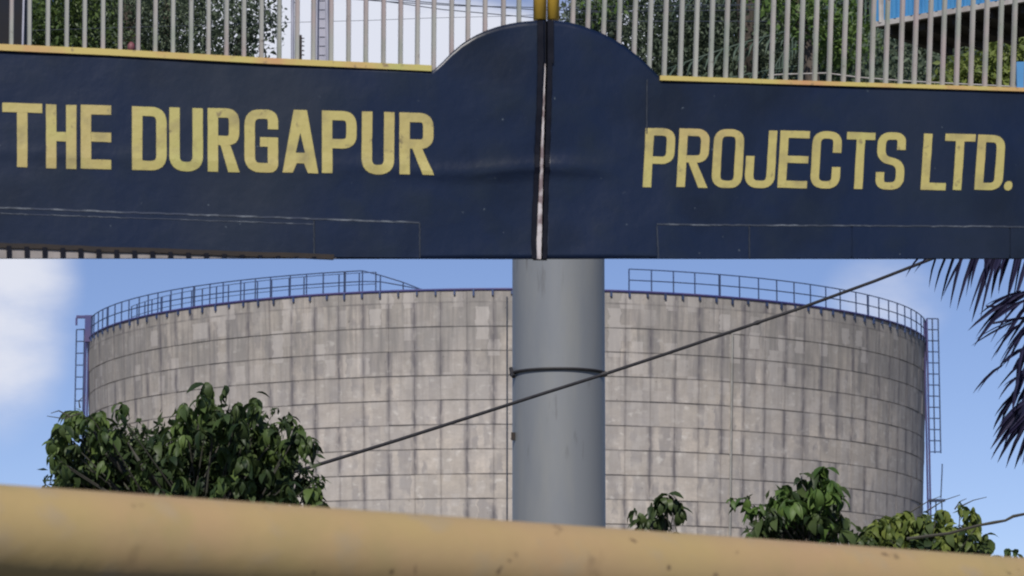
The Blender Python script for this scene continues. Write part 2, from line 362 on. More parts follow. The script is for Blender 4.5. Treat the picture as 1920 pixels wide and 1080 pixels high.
def cage_ladder(side, z0, z1, gap=None):
    a = ang_of(166 if side < 0 else 1734)
    t = thing('caged_ladder', 'steel cage ladder on the %s edge of the concrete tank' % ('left' if side < 0 else 'right'), 'ladder', tuple(pol(a, tr(0) + .1, 0)))
    X = Vector((side, .12, 0)).normalized()
    base = pol(a, TR, 0); 
    def P(off, z): return Vector((base.x, base.y, z)) + X * (off - (0 if side < 0 else 0))
    zz0 = z0
    for off in ((.20, .58) if side < 0 else (.12, .38, .66)):
        mb = MB(); mb.tube([P(off, zz0 if gap is None or off < .3 else gap), P(off, z1)], .032, 6); mb.build('stile', M['rail_steel'], t)
    if gap is not None:
        MB().tube([P(.62, gap - 2.1), P(.70, gap - .9), P(.72, gap - .5)], .028, 6).build('bent_stile', M['rail_steel'], t)
        MB().box(P(.42, gap - 2.2), (.75, .5, .10)).build('landing_plate', M['rail_steel'], t)
        for off in (.38, .66): MB().tube([P(off, gap - 3.6), P(off, gap - 2.25)], .03, 6).build('stile', M['rail_steel'], t)
    z = z1; k = 0
    while z > (z0 if gap is None else gap):
        MB().tube([P(.12 if side > 0 else .20, z), P(.66 if side > 0 else .58, z)], .028, 5).build('rung', M['rail_steel'], t)
        z -= .56 if side < 0 else .52; k += 1
    zz = min(z0, 16)
    for off in (.0, .12): MB().tube([P(off, 0), P(off, z1 if off else z1 - .2)], .045, 6).build('riser_pipe', M['blue_pipe'], t)
    return t
edge = math.hypot(TD, 0) * math.cos(math.asin(TR / TD))
cage_ladder(-1, 8, zy(637, edge) + .1)
cage_ladder(1, 6, zy(619, edge) + .1, gap=zy(862, edge))
# the blue box post at the left end of the rim railing
a = ang_of(168); t = MB(); t.box(pol(a, TR + .05, ZR + .45), (.34, .30, 1.25)); t.box(pol(a, TR + .28, ZR + 1.0) + Vector((-.1, 0, 0)), (.5, .2, .12)); t.box(pol(a, TR + .35, ZR + .78) + Vector((-.28, 0, 0)), (.08, .14, .34))
t.build('winch_post', M['blue_pipe'], tank)
# rain pipe down the front, right of the column
a = ang_of(1374); MB().tube([pol(a, tr(z) + .06, z) for z in (2, 8, 14, ROWZ[1])], .05, 6).build('drain_pipe', M['conc_plain'], tank)
a = ang_of(948); MB().tube([pol(a, tr(z) + .05, z) for z in (2, 8, 14, ROWZ[0] - .3)], .03, 6).build('conduit', M['wire'], tank)

# ---------------------------------------------------------------- grey column in front of the tank
CY = 25.0; cr = 87.5 / F * (CY); cx0 = at(1047.5, 700, CY).x
ztop = at(1047, 300, CY).z
colm = thing('steel_column', 'thick smooth grey round column standing between gate and concrete tank', 'column', (cx0, CY, 0))
K = 64; mb = MB(); zs = [0, at(0, 700, CY).z - .006, at(0, 700, CY).z + .006, ztop]
zs = [0, 1.2, 2.4, 3.6, 4.6, ztop]
for z in zs: mb.v += [Vector((cx0 + cr * math.cos(2 * math.pi * i / K), CY + cr * math.sin(2 * math.pi * i / K), z)) for i in range(K)]
for j in range(len(zs) - 1):
    for i in range(K): mb.f.append((j * K + i, j * K + (i + 1) % K, (j + 1) * K + (i + 1) % K, (j + 1) * K + i))
mb.build('shaft', M['column'], colm, smooth=True)
mb = MB(); mb.tube([(cx0, CY, ztop), (cx0, CY, ztop + .05)], cr + .04, 48); mb.build('cap_plate', M['column'], colm)
mb = MB(); mb.tube([(cx0, CY, 0), (cx0, CY, .06)], cr + .15, 48); mb.build('base_plate', M['rust'], colm)
zr = at(1047, 691, CY - cr).z
ring = MB(); ring.tube([(cx0 + (cr + .012) * math.cos(i * math.pi / 32), CY + (cr + .012) * math.sin(i * math.pi / 32), zr) for i in range(65)], .0115, 6, False)
o = ring.build('wire_loop', M['cable']); tag(o, 'thin black wire loop tied round the grey column', 'wire')
tag(MB().tube([at(958, 690, CY - .1), at(960, 700, CY - .12), at(963, 706, CY - .15)], .018, 6).build('wire_knot', M['cable']), 'dark twisted knot on the left side of the grey column', 'knot')
t_ = MB(); t_.box(at(962, 818, CY - .12), (.03, .03, .06)); tag(t_.build('bracket', M['rust']), 'small rusty lug on the left side of the grey column', 'bracket')
# long black cable
pts = [(380, 936, 21.6), (575, 878, 22.1), (740, 827, 22.5), (900, 776, 22.9), (1018, 738, 23.2), (1132, 702, 23.5), (1250, 663, 23.8), (1400, 612, 24.2), (1500, 578, 24.4), (1640, 527, 24.8), (1740, 488, 25.1), (1900, 424, 25.6), (2150, 320, 26.4)]
tag(MB().tube([at(*p) for p in pts], .0135, 6).build('overhead_cable', M['cable']), 'long black cable slanting across the grey column and the tank', 'cable')
kn = MB()
for (x, y, Y) in ((1132, 702, 23.49), (1420, 605, 24.25)): kn.tube([at(x - 9, y + 3, Y), at(x, y, Y), at(x + 9, y - 3, Y)], [.012, .021, .012], 6)
o = kn.build('cable_splice', M['cable']); tag(o, 'thick taped splices on the long black cable', 'cable splice')
pole = thing('cable_pole', 'grey pole that carries the long black cable, right of the view', 'pole', (at(2150, 320, 26.4).x, 26.4, 0))
MB().tube([(pole.location.x, 26.4, 0), (pole.location.x, 26.4, 8)], [.12, .08], 12).build('shaft', M['conc_plain'], pole)
# ---------------------------------------------------------------- yellow barrier tube in the foreground
def ytop(x): return 908 + (x / 1920) * 138 + 5 * math.sin(x / 1920 * math.pi)
R_ = .0735
ends = [(-260, 3.95), (0, 4.3), (480, 4.64), (960, 5.0), (1440, 5.39), (1920, 5.8), (2400, 6.3)]
pl = thing('yellow_barrier', 'thick yellow painted steel tube crossing the bottom of the view, chipped and stained', 'barrier', (0, 4.9, 0))
zt = []
line = []
xs = [at(x, ytop(x), Y) for x, Y in ends]
p0, p1 = Vector((-1.25, 3.72, 1.735)), Vector((1.95, 6.72, 1.735))
# fit: straight tube through the two edge points
a_, b_ = at(0, ytop(0), 4.3), at(1920, ytop(1920), 5.72)
a_ = Vector((a_.x, a_.y, a_.z - R_)); b_ = Vector((b_.x, b_.y, b_.z - R_)); dv = (b_ - a_)
seg = [a_ + dv * t for t in (-.30, -.15, 0, .125, .25, .375, .5, .625, .75, .875, 1, 1.15, 1.3)]
mb = MB(); mb.tube(seg, R_, 48); mb.build('top_tube', M['yellow_pipe'], pl, smooth=True)
for q in (seg[0], seg[-1]):
    MB().tube([Vector((q.x, q.y, 0)), Vector((q.x, q.y, q.z - .02))], .05, 20).build('upright', M['yellow_pipe'], pl, smooth=True)

# ---------------------------------------------------------------- the gate: two leaves in one plane
GY, GM = 12.0, .20
def gp(x, y, off=0.0):
    """a point of the gate's plane seen at x, y, moved off metres towards the camera side"""
    d = ray(x, y); p = CAM + d * ((GY) / (d.y - GM * d.x))
    return p + GN * off
GN = Vector((GM, -1, 0)).normalized()
def dent(x, y):
    a = noise.noise(Vector((x / 210, y / 150, 1.3))) * .007 + noise.noise(Vector((x / 80, y / 60, 7.3))) * .0018
    c = math.exp(-((x - 1015) / 230) ** 2)
    a *= .45 + 1.5 * c
    ys = 318 + 6 * math.sin(x / 60) if 560 < x < 1180 else 300 + (x - 300) * .05     # horizontal crease in the sheet
    a += .0075 * math.exp(-((y - ys) / 13) ** 2) * (.35 + 1.1 * math.exp(-((x - 1000) / 190) ** 2)) * (1 if x < 1110 else max(0, 1 - (x - 1110) / 60))
    return a + .006
ARCH = [(808, 132), (820, 121), (840, 100), (860, 83), (884, 68), (906, 58), (929, 50), (950, 45), (973, 41), (1000, 39), (1018, 38), (1040, 39), (1062, 42), (1085, 48), (1107, 56), (1130, 65), (1151, 76), (1173, 90), (1195, 107), (1212, 123), (1227, 138), (1240, 150)]
def interp(tab, x):
    if x <= tab[0][0]: return tab[0][1]
    for (x0, y0), (x1, y1) in zip(tab, tab[1:]):
        if x <= x1: return y0 + (y1 - y0) * (x - x0) / (x1 - x0)
    return tab[-1][1]
RAILTOP = [(-400, 63), (0, 84), (200, 93), (500, 110), (808, 124)]
RAILBOT = [(-400, 75), (0, 95), (200, 104), (500, 120), (808, 134)]
RAILTOP2 = [(1236, 143), (1460, 151), (1920, 166), (2350, 180)]
RAILBOT2 = [(1236, 151), (1460, 158), (1920, 172), (2350, 187)]
def ptop(x):
    if x <= 808: return interp(RAILBOT, x) - 1
    if x >= 1240: return interp(RAILBOT2, x) - 1
    return interp(ARCH, x)
def pbot(x): return 462 + 24 * min(1, max(0, x) / 630) if x < 630 else 486
def sheet(x0f, x1f, cols, rows, th=.004):
    """dented steel sheet between two edge functions of y"""
    V = []; Fc = []; n = len(cols)
    for side in (0, 1):
        for u in cols:
            for j in range(rows + 1):
                xm = x0f(250) + (x1f(250) - x0f(250)) * u
                t, b = ptop(xm), pbot(xm); y = t + (b - t) * j / rows
                x = x0f(y) + (x1f(y) - x0f(y)) * u
                V.append(gp(x, y, dent(x, y) - side * th - (0.0)))
    R1 = rows + 1; S = n * R1
    for i in range(n - 1):
        for j in range(rows):
            q = i * R1 + j
            Fc.append((q, q + 1, q + R1 + 1, q + R1)); Fc.append((S + q, S + q + R1, S + q + R1 + 1, S + q + 1))
        q = i * R1; Fc.append((q, q + R1, S + q + R1, S + q)); q += rows; Fc.append((q, S + q, S + q + R1, q + R1))
    for q0 in (0, (n - 1) * R1):
        for j in range(rows): Fc.append((q0 + j, S + q0 + j, S + q0 + j + 1, q0 + j + 1))
    return V, Fc
def seamL(y): return 1022 - 17 * max(0, y - 120) / 365 if y > 120 else 1022
def seamR(y): return 1025 - 9 * max(0, y - 120) / 365 if y > 120 else 1024
legz = 0.0
gl = thing('gate_leaf', 'left dark blue gate leaf lettered THE DURGAPUR in yellow under pale bars', 'gate', tuple(gp(-330, 900)), 'leaves of the entrance gate')
gl.location.z = 0
gr = thing('gate_leaf', 'right dark blue gate leaf lettered PROJECTS LTD. in yellow under pale bars', 'gate', tuple(gp(2290, 900)), 'leaves of the entrance gate')
gr.location.z = 0
def colsteps(x0, x1): 
    n = int((x1 - x0) / 9); return [i / n for i in range(n + 1)]
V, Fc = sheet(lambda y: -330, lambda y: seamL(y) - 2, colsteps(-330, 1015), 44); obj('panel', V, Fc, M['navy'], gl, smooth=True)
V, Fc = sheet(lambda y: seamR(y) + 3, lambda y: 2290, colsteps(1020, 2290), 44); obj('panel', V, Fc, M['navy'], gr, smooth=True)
def strip(xy0, xy1, w_, off, th, n=24, rnd=0.0):
    """thin bar along a picture line, w_ px high, standing th proud of off"""
    V = []; Fc = []
    (x0, y0), (x1, y1) = xy0, xy1
    L_ = math.hypot(x1 - x0, y1 - y0); nx, ny = -(y1 - y0) / L_, (x1 - x0) / L_
    for i in range(n + 1):
        t = i / n; x = x0 + (x1 - x0) * t; y = y0 + (y1 - y0) * t
        w2 = w_(t) / 2 if callable(w_) else w_ / 2
        j = random.uniform(-rnd, rnd)
        for s_, o_ in ((-1, off), (-1, off + th), (1, off + th), (1, off)):
            V.append(gp(x + nx * (w2 * s_ + j), y + ny * (w2 * s_ + j), (dent(x, y) if off > 0 else 0) + o_))
    for i in range(n):
        q = i * 4
        for k in range(4): Fc.append((q + k, q + (k + 1) % 4, q + 4 + (k + 1) % 4, q + 4 + k))
    Fc.append((0, 1, 2, 3)); Fc.append((n * 4 + 3, n * 4 + 2, n * 4 + 1, n * 4)); return V, Fc
# top rails (square tube, mitred into short runs so they follow the leaf)
def rail(tab_t, tab_b, x0, x1, parent):
    V = []; Fc = []; n = 30
    for i in range(n + 1):
        x = x0 + (x1 - x0) * i / n; a, b = interp(tab_t, x), interp(tab_b, x)
        for (y, o_) in ((a, -.03), (a, .016), (b + 1, .016), (b + 1, -.03)): V.append(gp(x, y, o_))
    for i in range(n):
        q = i * 4
        for k in range(4): Fc.append((q + k, q + (k + 1) % 4, q + 4 + (k + 1) % 4, q + 4 + k))
    Fc.append((0, 1, 2, 3)); Fc.append((n * 4 + 3, n * 4 + 2, n * 4 + 1, n * 4))
    obj('top_rail', V, Fc, M['yellow_rail'], parent)
rail(RAILTOP, RAILBOT, -330, 808, gl); rail(RAILTOP2, RAILBOT2, 1236, 2290, gr)
# pale upright bars
LB = [23, 56, 91, 126, 160, 194, 227, 261, 293, 326, 360, 393, 426, 459, 492, 525, 559, 590, 623, 655, 688, 721, 753, 785, 816, 849, 880, 912, 946, 975]
LB = [23 - 33.5 * k for k in range(9, 0, -1)] + LB
RB = [1077, 1106, 1136, 1165, 1194.5, 1224, 1252, 1282, 1310, 1339.5, 1367, 1396, 1423, 1453, 1480, 1508, 1535, 1562, 1589, 1616, 1642, 1668, 1696, 1722, 1749, 1775, 1801, 1828, 1854, 1881, 1907]
RB = RB + [1907 + 26.5 * k for k in range(1, 14)]
def bar(x, lean, parent, wpx):
    yt = -150; yb = (interp(RAILTOP, x) if x < 808 else interp(RAILTOP2, x) if x > 1240 else interp(ARCH, x) + 14) + 3
    V = []; 
    for y in (yt, yb):
        xx = x + lean * (y / 160) + random.uniform(-.6, .6)
        for dx, o_ in ((-wpx / 2, -.026), (-wpx / 2, -.018), (-wpx / 2 + 1.3, -.009), (wpx / 2 - 1.3, -.009), (wpx / 2, -.018), (wpx / 2, -.026)): V.append(gp(xx + dx, y, o_ + random.uniform(-.001, .001)))
    Fc = [(k, (k + 1) % 6, 6 + (k + 1) % 6, 6 + k) for k in range(6)] + [(5, 4, 3, 2, 1, 0), (6, 7, 8, 9, 10, 11)]
    obj('bar', V, Fc, M['bar'], parent)
for x in LB: bar(x, -1.0, gl, 8.6)
for x in RB: bar(x, -5.0, gr, 8.6)
for x0, x1, par, le in ((-330, 1000, gl, 0), (1050, 2290, gr, 0)):
    V, Fc = strip((x0, -146), (x1, -120 if par == gl else -100), 12, -.03, .03); obj('head_rail', V, Fc, M['yellow_rail'], par)
# meeting stiles: yellow tubes over the arch, dark channels and a pale strip added for the bright slit below
def vtube(x0, y0, x1, y1, rpx, off, m, name, par, k=16):
    r = rpx / F * 12; MB().tube([gp(x0, y0, off), gp(x1, y1, off)], r, k).build(name, m, par, smooth=True)
vtube(1013.5, -150, 1013.5, 36, 12.8, -.012, M['yellow_post'], 'meeting_stile', gl); vtube(1038.5, -150, 1038.5, 36, 12.0, -.012, M['yellow_post'], 'meeting_stile', gr)
V, Fc = strip((1012, 40), (1012, 120), 11, .002, .008, 6); obj('dark_channel', V, Fc, M['navy_edge'], gl)
V, Fc = strip((1012, 120), (1000, 486), 9, .002, .008, 30, .7); obj('dark_channel', V, Fc, M['navy_edge'], gl)
V, Fc = strip((1031, 40), (1031, 120), 11, .002, .008, 6); obj('dark_channel', V, Fc, M['navy_edge'], gr)
V, Fc = strip((1030, 120), (1020, 486), 8, .002, .008, 30, .7); obj('dark_channel', V, Fc, M['navy_edge'], gr)
V, Fc = strip((1021.5, 36), (1015, 486), 26, -.03, .006, 20); obj('seam_backing', V, Fc, M['navy_edge'], gl)
V, Fc = strip((1021.5, 36), (1021.5, 122), 5, -.004, .004, 4); obj('seam_cover', V, Fc, M['navy_edge'], gl)
V, Fc = strip((1021.5, 120), (1009, 486), lambda t: 1.7 + 8.3 * t ** 1.2, -.006, .012, 40, .35); obj('seam_strip', V, Fc, M['bright_strip'], gl, label='pale added strip imitating the bright slit between the two leaves')
# lower plates welded onto the sheet, with scratched upper edges
def quadplate(q, par, nx_=40, ny_=8):
    (x0, y0), (x1, y1), (x2, y2), (x3, y3) = q; V = []; Fc = []
    for s_ in (1, 0):
        for i in range(nx_ + 1):
            for j in range(ny_ + 1):
                u, v = i / nx_, j / ny_
                x = (x0 + (x1 - x0) * u) * (1 - v) + (x3 + (x2 - x3) * u) * v; y = (y0 + (y1 - y0) * u) * (1 - v) + (y3 + (y2 - y3) * u) * v
                V.append(gp(x, y, dent(x, y) + (.0045 if s_ else .0002)))
    R1 = ny_ + 1; S = (nx_ + 1) * R1
    for i in range(nx_):
        for j in range(ny_): q_ = i * R1 + j; Fc.append((q_, q_ + 1, q_ + R1 + 1, q_ + R1))
        q_ = i * R1; Fc.append((q_, q_ + R1, S + q_ + R1, S + q_))
    for q0 in (0, nx_ * R1):
        for j in range(ny_): Fc.append((q0 + j, S + q0 + j, S + q0 + j + 1, q0 + j + 1))
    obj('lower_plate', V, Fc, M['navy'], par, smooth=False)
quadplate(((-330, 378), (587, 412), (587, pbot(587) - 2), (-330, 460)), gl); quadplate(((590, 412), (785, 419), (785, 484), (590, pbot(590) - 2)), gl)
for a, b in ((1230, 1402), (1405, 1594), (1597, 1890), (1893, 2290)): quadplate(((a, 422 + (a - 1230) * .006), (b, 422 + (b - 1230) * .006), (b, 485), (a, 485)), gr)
M['scratch'] = mat('scratched_paint_edge', (.030, .038, .056), .5, var=[((.17, .19, .22), 16, .46, .72), ((.03, .04, .07), 9, .55, .65)], coord='World')
for (p, q, par, w_) in (((-330, 379), (785, 418), gl, 3.0), ((1230, 422), (2290, 428), gr, 2.6)):
    V, Fc = strip(p, q, w_, .0048, .0015, 90, .7); obj('weld_seam', V, Fc, M['scratch'], par)
V, Fc = strip((0, 401), (588, 421), 1.5, .0048, .0012, 60, .6); obj('weld_seam', V, Fc, M['scratch'], gl)
M['faint'] = mat('thin_scuffed_line', (.009, .014, .026), .5, var=((.030, .038, .052)), scale=25, coord='World')
for (p, q, par) in (((588, 414), (588, 480), gl), ((786, 419), (786, 484), gl), ((1230, 424), (1233, 485), gr), ((1403.5, 425), (1403.5, 485), gr), ((1212, 150), (1212, 250), gr)):
    V, Fc = strip(p, q, 2.0, .0048, .001, 16, .4); obj('plate_edge', V, Fc, M['faint'], par)
# bottom: pale strip added for the sunlit road, dark tops of the lower bars before it
V = []; Fc = []; n = 41
for i in range(n):
    x = -330 + i * 24
    yt = min(pbot(x) + 3, 484.4)
    for (y, o_) in ((yt, -.004), (yt, .010), (485, .010), (485, -.004)): V.append(gp(x, y, o_))
for i in range(n - 1):
    q = i * 4
    for k in range(4): Fc.append((q + k, q + (k + 1) % 4, q + 4 + (k + 1) % 4, q + 4 + k))
Fc += [(0, 1, 2, 3), (n * 4 - 1, n * 4 - 2, n * 4 - 3, n * 4 - 4)]
obj('road_gap_strip', V, Fc, M['bottom'], gl)
V, Fc = strip((-330, 450), (625, 483), 9, -.002, .02, 30, .8); obj('rusty_bottom_edge', V, Fc, M['rust'], gl)
x = -320
while x < 600:
    V, Fc = strip((x, min(pbot(x), 483)), (x + .3, 485.6), 8.5, .004, .014, 2); obj('lower_bar', V, Fc, M['navy_edge'], gl); x += 33.6
# hinge stiles outside the view and their pillars
for x, par in ((-335, gl), (2295, gr)):
    p = gp(x, 300); MB().box((p.x, p.y, 2.35), (.09, .09, 4.7)).build('hinge_stile', M['yellow_rail'], par)
for i, (x, dx) in enumerate(((-420, -.18), (2380, .18))):
    p = gp(x, 300); t = thing('gate_pillar', 'square concrete pillar at the %s end of the gate, outside the view' % ('left', 'right')[i], 'pillar', (p.x + dx, p.y, 0), 'pillars of the gate')
    MB().box((p.x + dx, p.y, 2.5), (.45, .45, 5.0)).build('shaft', M['conc_plain'], t); MB().box((p.x + dx, p.y, 5.06), (.6, .6, .12)).build('cap', M['conc_plain'], t)
# lintel beam behind the lettered sheet: carries mast and cabinet
BY = 13.6
pa, pb = at(-560, 330, BY), at(2480, 330, BY)
beam = thing('gate_portal', 'plain concrete beam hidden behind the lettered gate sheet', 'beam', (0, BY, 0))
zb = at(960, 330, BY).z
MB().box((0, BY, zb), (pb.x - pa.x, .25, .26)).build('lintel', M['conc_plain'], beam)
for x in (pa.x, pb.x): MB().box((x, BY, (zb + .13) / 2), (.3, .3, zb + .13)).build('leg', M['conc_plain'], beam)
BT = zb + .13

# ---------------------------------------------------------------- painted letters
def fillet(pts, closed, rad):
    out = []; n = len(pts)
    for i, p in enumerate(pts):
        x, y = p[:2]; r = p[2] if len(p) > 2 else 0
        if r == 0 or (not closed and i in (0, n - 1)): out.append((x, y)); continue
        a = Vector(pts[i - 1][:2]); b = Vector(pts[(i + 1) % n][:2]); c = Vector((x, y))
        u = (a - c).normalized(); v = (b - c).normalized(); r = min(r * rad, (a - c).length * .48, (b - c).length * .48)
        s_, e_ = c + u * r, c + v * r
        for k in range(7):
            t = k / 6; q = s_ * (1 - t) ** 2 + c * 2 * t * (1 - t) * 1.0 + e_ * t ** 2; out.append((q.x, q.y))
    return out
def ribbon(path, tx, ty, closed=False, rad=1.0):
    """constant stroke along a path; tx, ty are the stroke widths of uprights and of horizontals"""
    P = fillet(path, closed, rad)
    fine = []
    n = len(P)
    for i in range(n if closed else n - 1):
        a, b = Vector(P[i]), Vector(P[(i + 1) % n]); m = max(1, int((b - a).length / 12))
        for k in range(m): fine.append((a.lerp(b, k / m)))
    if not closed: fine.append(Vector(P[-1]))
    n = len(fine); L_, R_2 = [], []
    for i in range(n):
        a = fine[i - 1] if (i > 0 or closed) else None; b = fine[(i + 1) % n] if (i < n - 1 or closed) else None; c = fine[i]
        d1 = (c - a).normalized() if a is not None else (b - c).normalized(); d2 = (b - c).normalized() if b is not None else d1
        n1, n2 = Vector((-d1.y, d1.x)), Vector((-d2.y, d2.x)); mN = (n1 + n2); mN = mN / max(.3, mN.length_squared / 2)
        L_.append((c.x + mN.x * tx / 2, c.y + mN.y * ty / 2)); R_2.append((c.x - mN.x * tx / 2, c.y - mN.y * ty / 2))
    V = L_ + R_2; Fc = [(i, (i + 1) % n, n + (i + 1) % n, n + i) for i in range(n if closed else n - 1)]
    return V, Fc
def quadf(q):
    V = []; n = 6
    for i in range(n + 1):
        t = i / n
        V.append((q[0][0] + (q[3][0] - q[0][0]) * t, q[0][1] + (q[3][1] - q[0][1]) * t)); V.append((q[1][0] + (q[2][0] - q[1][0]) * t, q[1][1] + (q[2][1] - q[1][1]) * t))
    return V, [(2 * i, 2 * i + 1, 2 * i + 3, 2 * i + 2) for i in range(n)]
def glyph(ch, W, H, tx, ty, r):
    a, b = tx / 2, ty / 2; S = []
    def rb(p, c=False): S.append(ribbon(p, tx, ty, c))
    def rect(x0, y0, x1, y1):
        S.append(quadf(((x0, y0), (x1, y0), (x1, y1), (x0, y1))) if y1 - y0 > x1 - x0 else quadf(((x0, y1), (x0, y0), (x1, y0), (x1, y1))))
    if ch == 'T': rect(0, 0, W, ty); rect(W / 2 - a, ty, W / 2 + a, H)
    elif ch == 'H': rect(0, 0, tx, H); rect(W - tx, 0, W, H); rect(tx, H * .5 - b, W - tx, H * .5 + b)
    elif ch == 'E':
        rect(0, 0, tx, H)
        for y, w_ in ((0, W), (H * .5 - b, W), (H - ty, W)): rect(tx, y, w_, y + ty)
    elif ch == 'L': rect(0, 0, tx, H); rect(tx, H - ty, W, H)
    elif ch == 'D': rb([(a, b), (W - a, b, r), (W - a, H - b, r), (a, H - b)], True)
    elif ch == 'O': rb([(a, b, r), (W - a, b, r), (W - a, H - b, r), (a, H - b, r)], True)
    elif ch == 'U': rb([(a, 0), (a, H - b, r * 1.15), (W - a, H - b, r * 1.15), (W - a, 0)])
    elif ch == 'J': rb([(a, H * .45), (a, H - b, r), (W - a, H - b, r), (W - a, 0)])
    elif ch == 'C': rb([(W - a, H * .37), (W - a, b, r), (a, b, r), (a, H - b, r), (W - a, H - b, r), (W - a, H * .62)])
    elif ch == 'G':
        rb([(W - a, H * .31), (W - a, b, r), (a, b, r), (a, H - b, r), (W - a, H - b, r * .4), (W - a, H * .44)])
        rect(W * .46, H * .44, W - tx, H * .44 + ty)
    elif ch == 'S': rb([(W - a, H * .30), (W - a, b, r), (a, b, r), (a, H * .47, r), (W - a, H * .53, r), (W - a, H - b, r), (a, H - b, r), (a, H * .70)])
    elif ch in 'PR':
        h = H * .60 if ch == 'P' else H * .58
        rect(0, 0, tx, H); rb([(tx, b), (W - a, b, r), (W - a, h - b, r), (tx, h - b)])
        if ch == 'R': S.append(quadf(((tx + 1.0 + W * .06, h), (tx * 1.95 + W * .08, h), (W + 1, H), (W - tx * 1.05, H))))
    elif ch == 'A':
        tw = W * .37; l0, l1 = (W - tw) / 2, (W + tw) / 2
        V = [(l0, 0), (l1, 0), (W, H), (W - tx, H), (W - tx - 7, H * .85), (tx + 7, H * .85), (tx, H), (0, H)]
        hole = [(W / 2, H * .36), (W / 2 + 8.5, H * .68), (W / 2 - 8.5, H * .68)]
        tri = tessellate_polygon([[Vector((x, y, 0)) for x, y in V], [Vector((x, y, 0)) for x, y in hole]])
        S.append((V + hole, [tuple(t) for t in tri]))
    elif ch == '.':
        V = [(W / 2 + W / 2 * math.cos(k * math.pi / 6), H / 2 + H / 2 * math.sin(k * math.pi / 6)) for k in range(12)]; S.append((V, [tuple(range(12))]))
    return S
TEXT = [('T', 4, 79, 194, 314, 0), ('H', 86, 143, 197, 317, 0), ('E', 151, 208, 198, 317.5, 0), ('D', 247, 312, 201, 320, 0), ('U', 317, 380, 203, 322, 0), ('R', 389, 448, 204, 323, 0),
        ('G', 458, 521, 206, 324, 0), ('A', 529, 596, 207, 325, 0), ('P', 603, 668, 209, 326, 0), ('U', 677, 738, 210.5, 328, 1), ('R', 748, 812, 212.5, 328.5, 0),
        ('P', 1206, 1262, 241, 352, 3), ('R', 1269, 1326, 242, 352, 3), ('O', 1334, 1391, 243, 353, 3), ('J', 1396, 1452, 245, 353, 3), ('E', 1458, 1513, 246, 353, 3), ('C', 1519, 1574, 247, 354, 3),
        ('T', 1583, 1636, 249, 355, 3), ('S', 1641, 1694, 249, 356, 3), ('L', 1726, 1773, 252, 357, 4), ('T', 1766, 1823, 252, 357, 4), ('D', 1827, 1879, 254, 357, 4), ('.', 1881, 1897, 340, 358, 0)]
for ch, x0, x1, y0, y1, lean in TEXT:
    left = x0 < 1000; W, H = x1 - x0, y1 - y0
    tx, ty = (19.5, 17.5) if left else (15.8, 13.6)
    V, Fc = [], []
    for v, f in glyph(ch, W, H, tx, ty, 20 if left else 17):
        n = len(V); V += v; Fc += [tuple(i + n for i in q) for q in f]
    pts = []
    for (u, v) in V:
        x = x0 + u + (lean + (3 if not left else 0)) * (1 - v / H) - (1.5 if not left else 0); y = y0 + v + (u - W / 2) * .03
        pts.append(gp(x + random.uniform(-.25, .25), y + random.uniform(-.25, .25), dent(x, y) + .0022))
    obj('letter', pts, Fc, M['yellow_text'], gl if left else gr, label='yellow painted full stop' if ch == '.' else 'yellow painted letter ' + ch)

# ---------------------------------------------------------------- mast, cabinet, lamp, wires over the gate
mast = thing('lattice_mast', 'pale grey tapered mast with rungs rising behind the gate bars', 'mast', (at(603, 300, BY).x, BY, BT))
def fr(px, y, dy=0): p = at(px, y, BY); return Vector((p.x, BY + dy, p.z))
for s_ in (-1, 1):
    for dy in (-.025, .025):
        MB().tube([Vector((fr(604 + s_ * 12, 300).x, BY + dy, BT)), fr(604 + s_ * 8, -160, dy)], .0065, 6).build('leg', M['mast'], mast)
for k in range(26):
    y = 290 - k * 17; w_ = 12 - (300 - y) / 460 * 4; p = fr(604, y)
    MB().box(p, (w_ * 1.1 * BY / F, .02, .004)).build('rung', M['mast'], mast)
V, Fc = [], []
mb = MB(); mb.box((fr(604, 70).x, BY, (fr(604, -160).z + BT) / 2), (.044, .012, fr(604, -160).z - BT)); mb.build('web_plate', M['mast'], mast)
rod = thing('barbed_post', 'thin dark toothed post standing left of the pale mast', 'post', (at(562, 300, BY).x, BY, BT))
mb = MB(); mb.tube([Vector((fr(563, 300).x, BY, BT)), fr(563, 66)], .007, 6); mb.build('stem', M['rust'], rod)
for y in (72, 78, 86, 95, 103): MB().box(fr(567, y), (.016, .006, .004)).build('spike', M['rust'], rod)
mb = MB(); mb.tube([Vector((fr(548, 300).x, BY, BT)), fr(549, -160)], .0075, 6); tag(mb.build('thin_pole', M['mast']), 'thin pale pole just left of the dark toothed post', 'pole')
cab = thing('steel_cabinet', 'dark navy steel cabinet behind the bars at the upper left corner', 'cabinet', (at(-20, 300, BY).x, BY, BT))
pc0, pc1 = fr(-130, -160), fr(50, 70)
MB().box(((pc0.x + pc1.x) / 2, BY, (pc0.z + BT) / 2), (pc1.x - pc0.x, .12, pc0.z - BT)).build('body', M['cab_navy'], cab)
MB().box((fr(24, 0).x, BY - .066, (pc0.z + BT) / 2), (.006, .01, pc0.z - BT - .1)).build('door_edge', M['shed_dark'], cab)
MB().box((fr(49, 0).x, BY - .064, (pc0.z + BT) / 2), (.008, .012, pc0.z - BT)).build('corner_trim', M['mast'], cab)
red = thing('red_lamp', 'small dull red lamp low between the bars at left', 'lamp', (at(246, 300, BY).x, BY, BT))
MB().tube([Vector((fr(246, 300).x, BY, BT)), fr(246, 96)], .006, 6).build('stem', M['rust'], red)
mb = MB(); mb.tube([fr(246, 97), fr(246, 92), fr(246, 84), fr(246, 79)], [.010, .017, .016, .007], 10); mb.build('shade', M['red'], red, smooth=True)
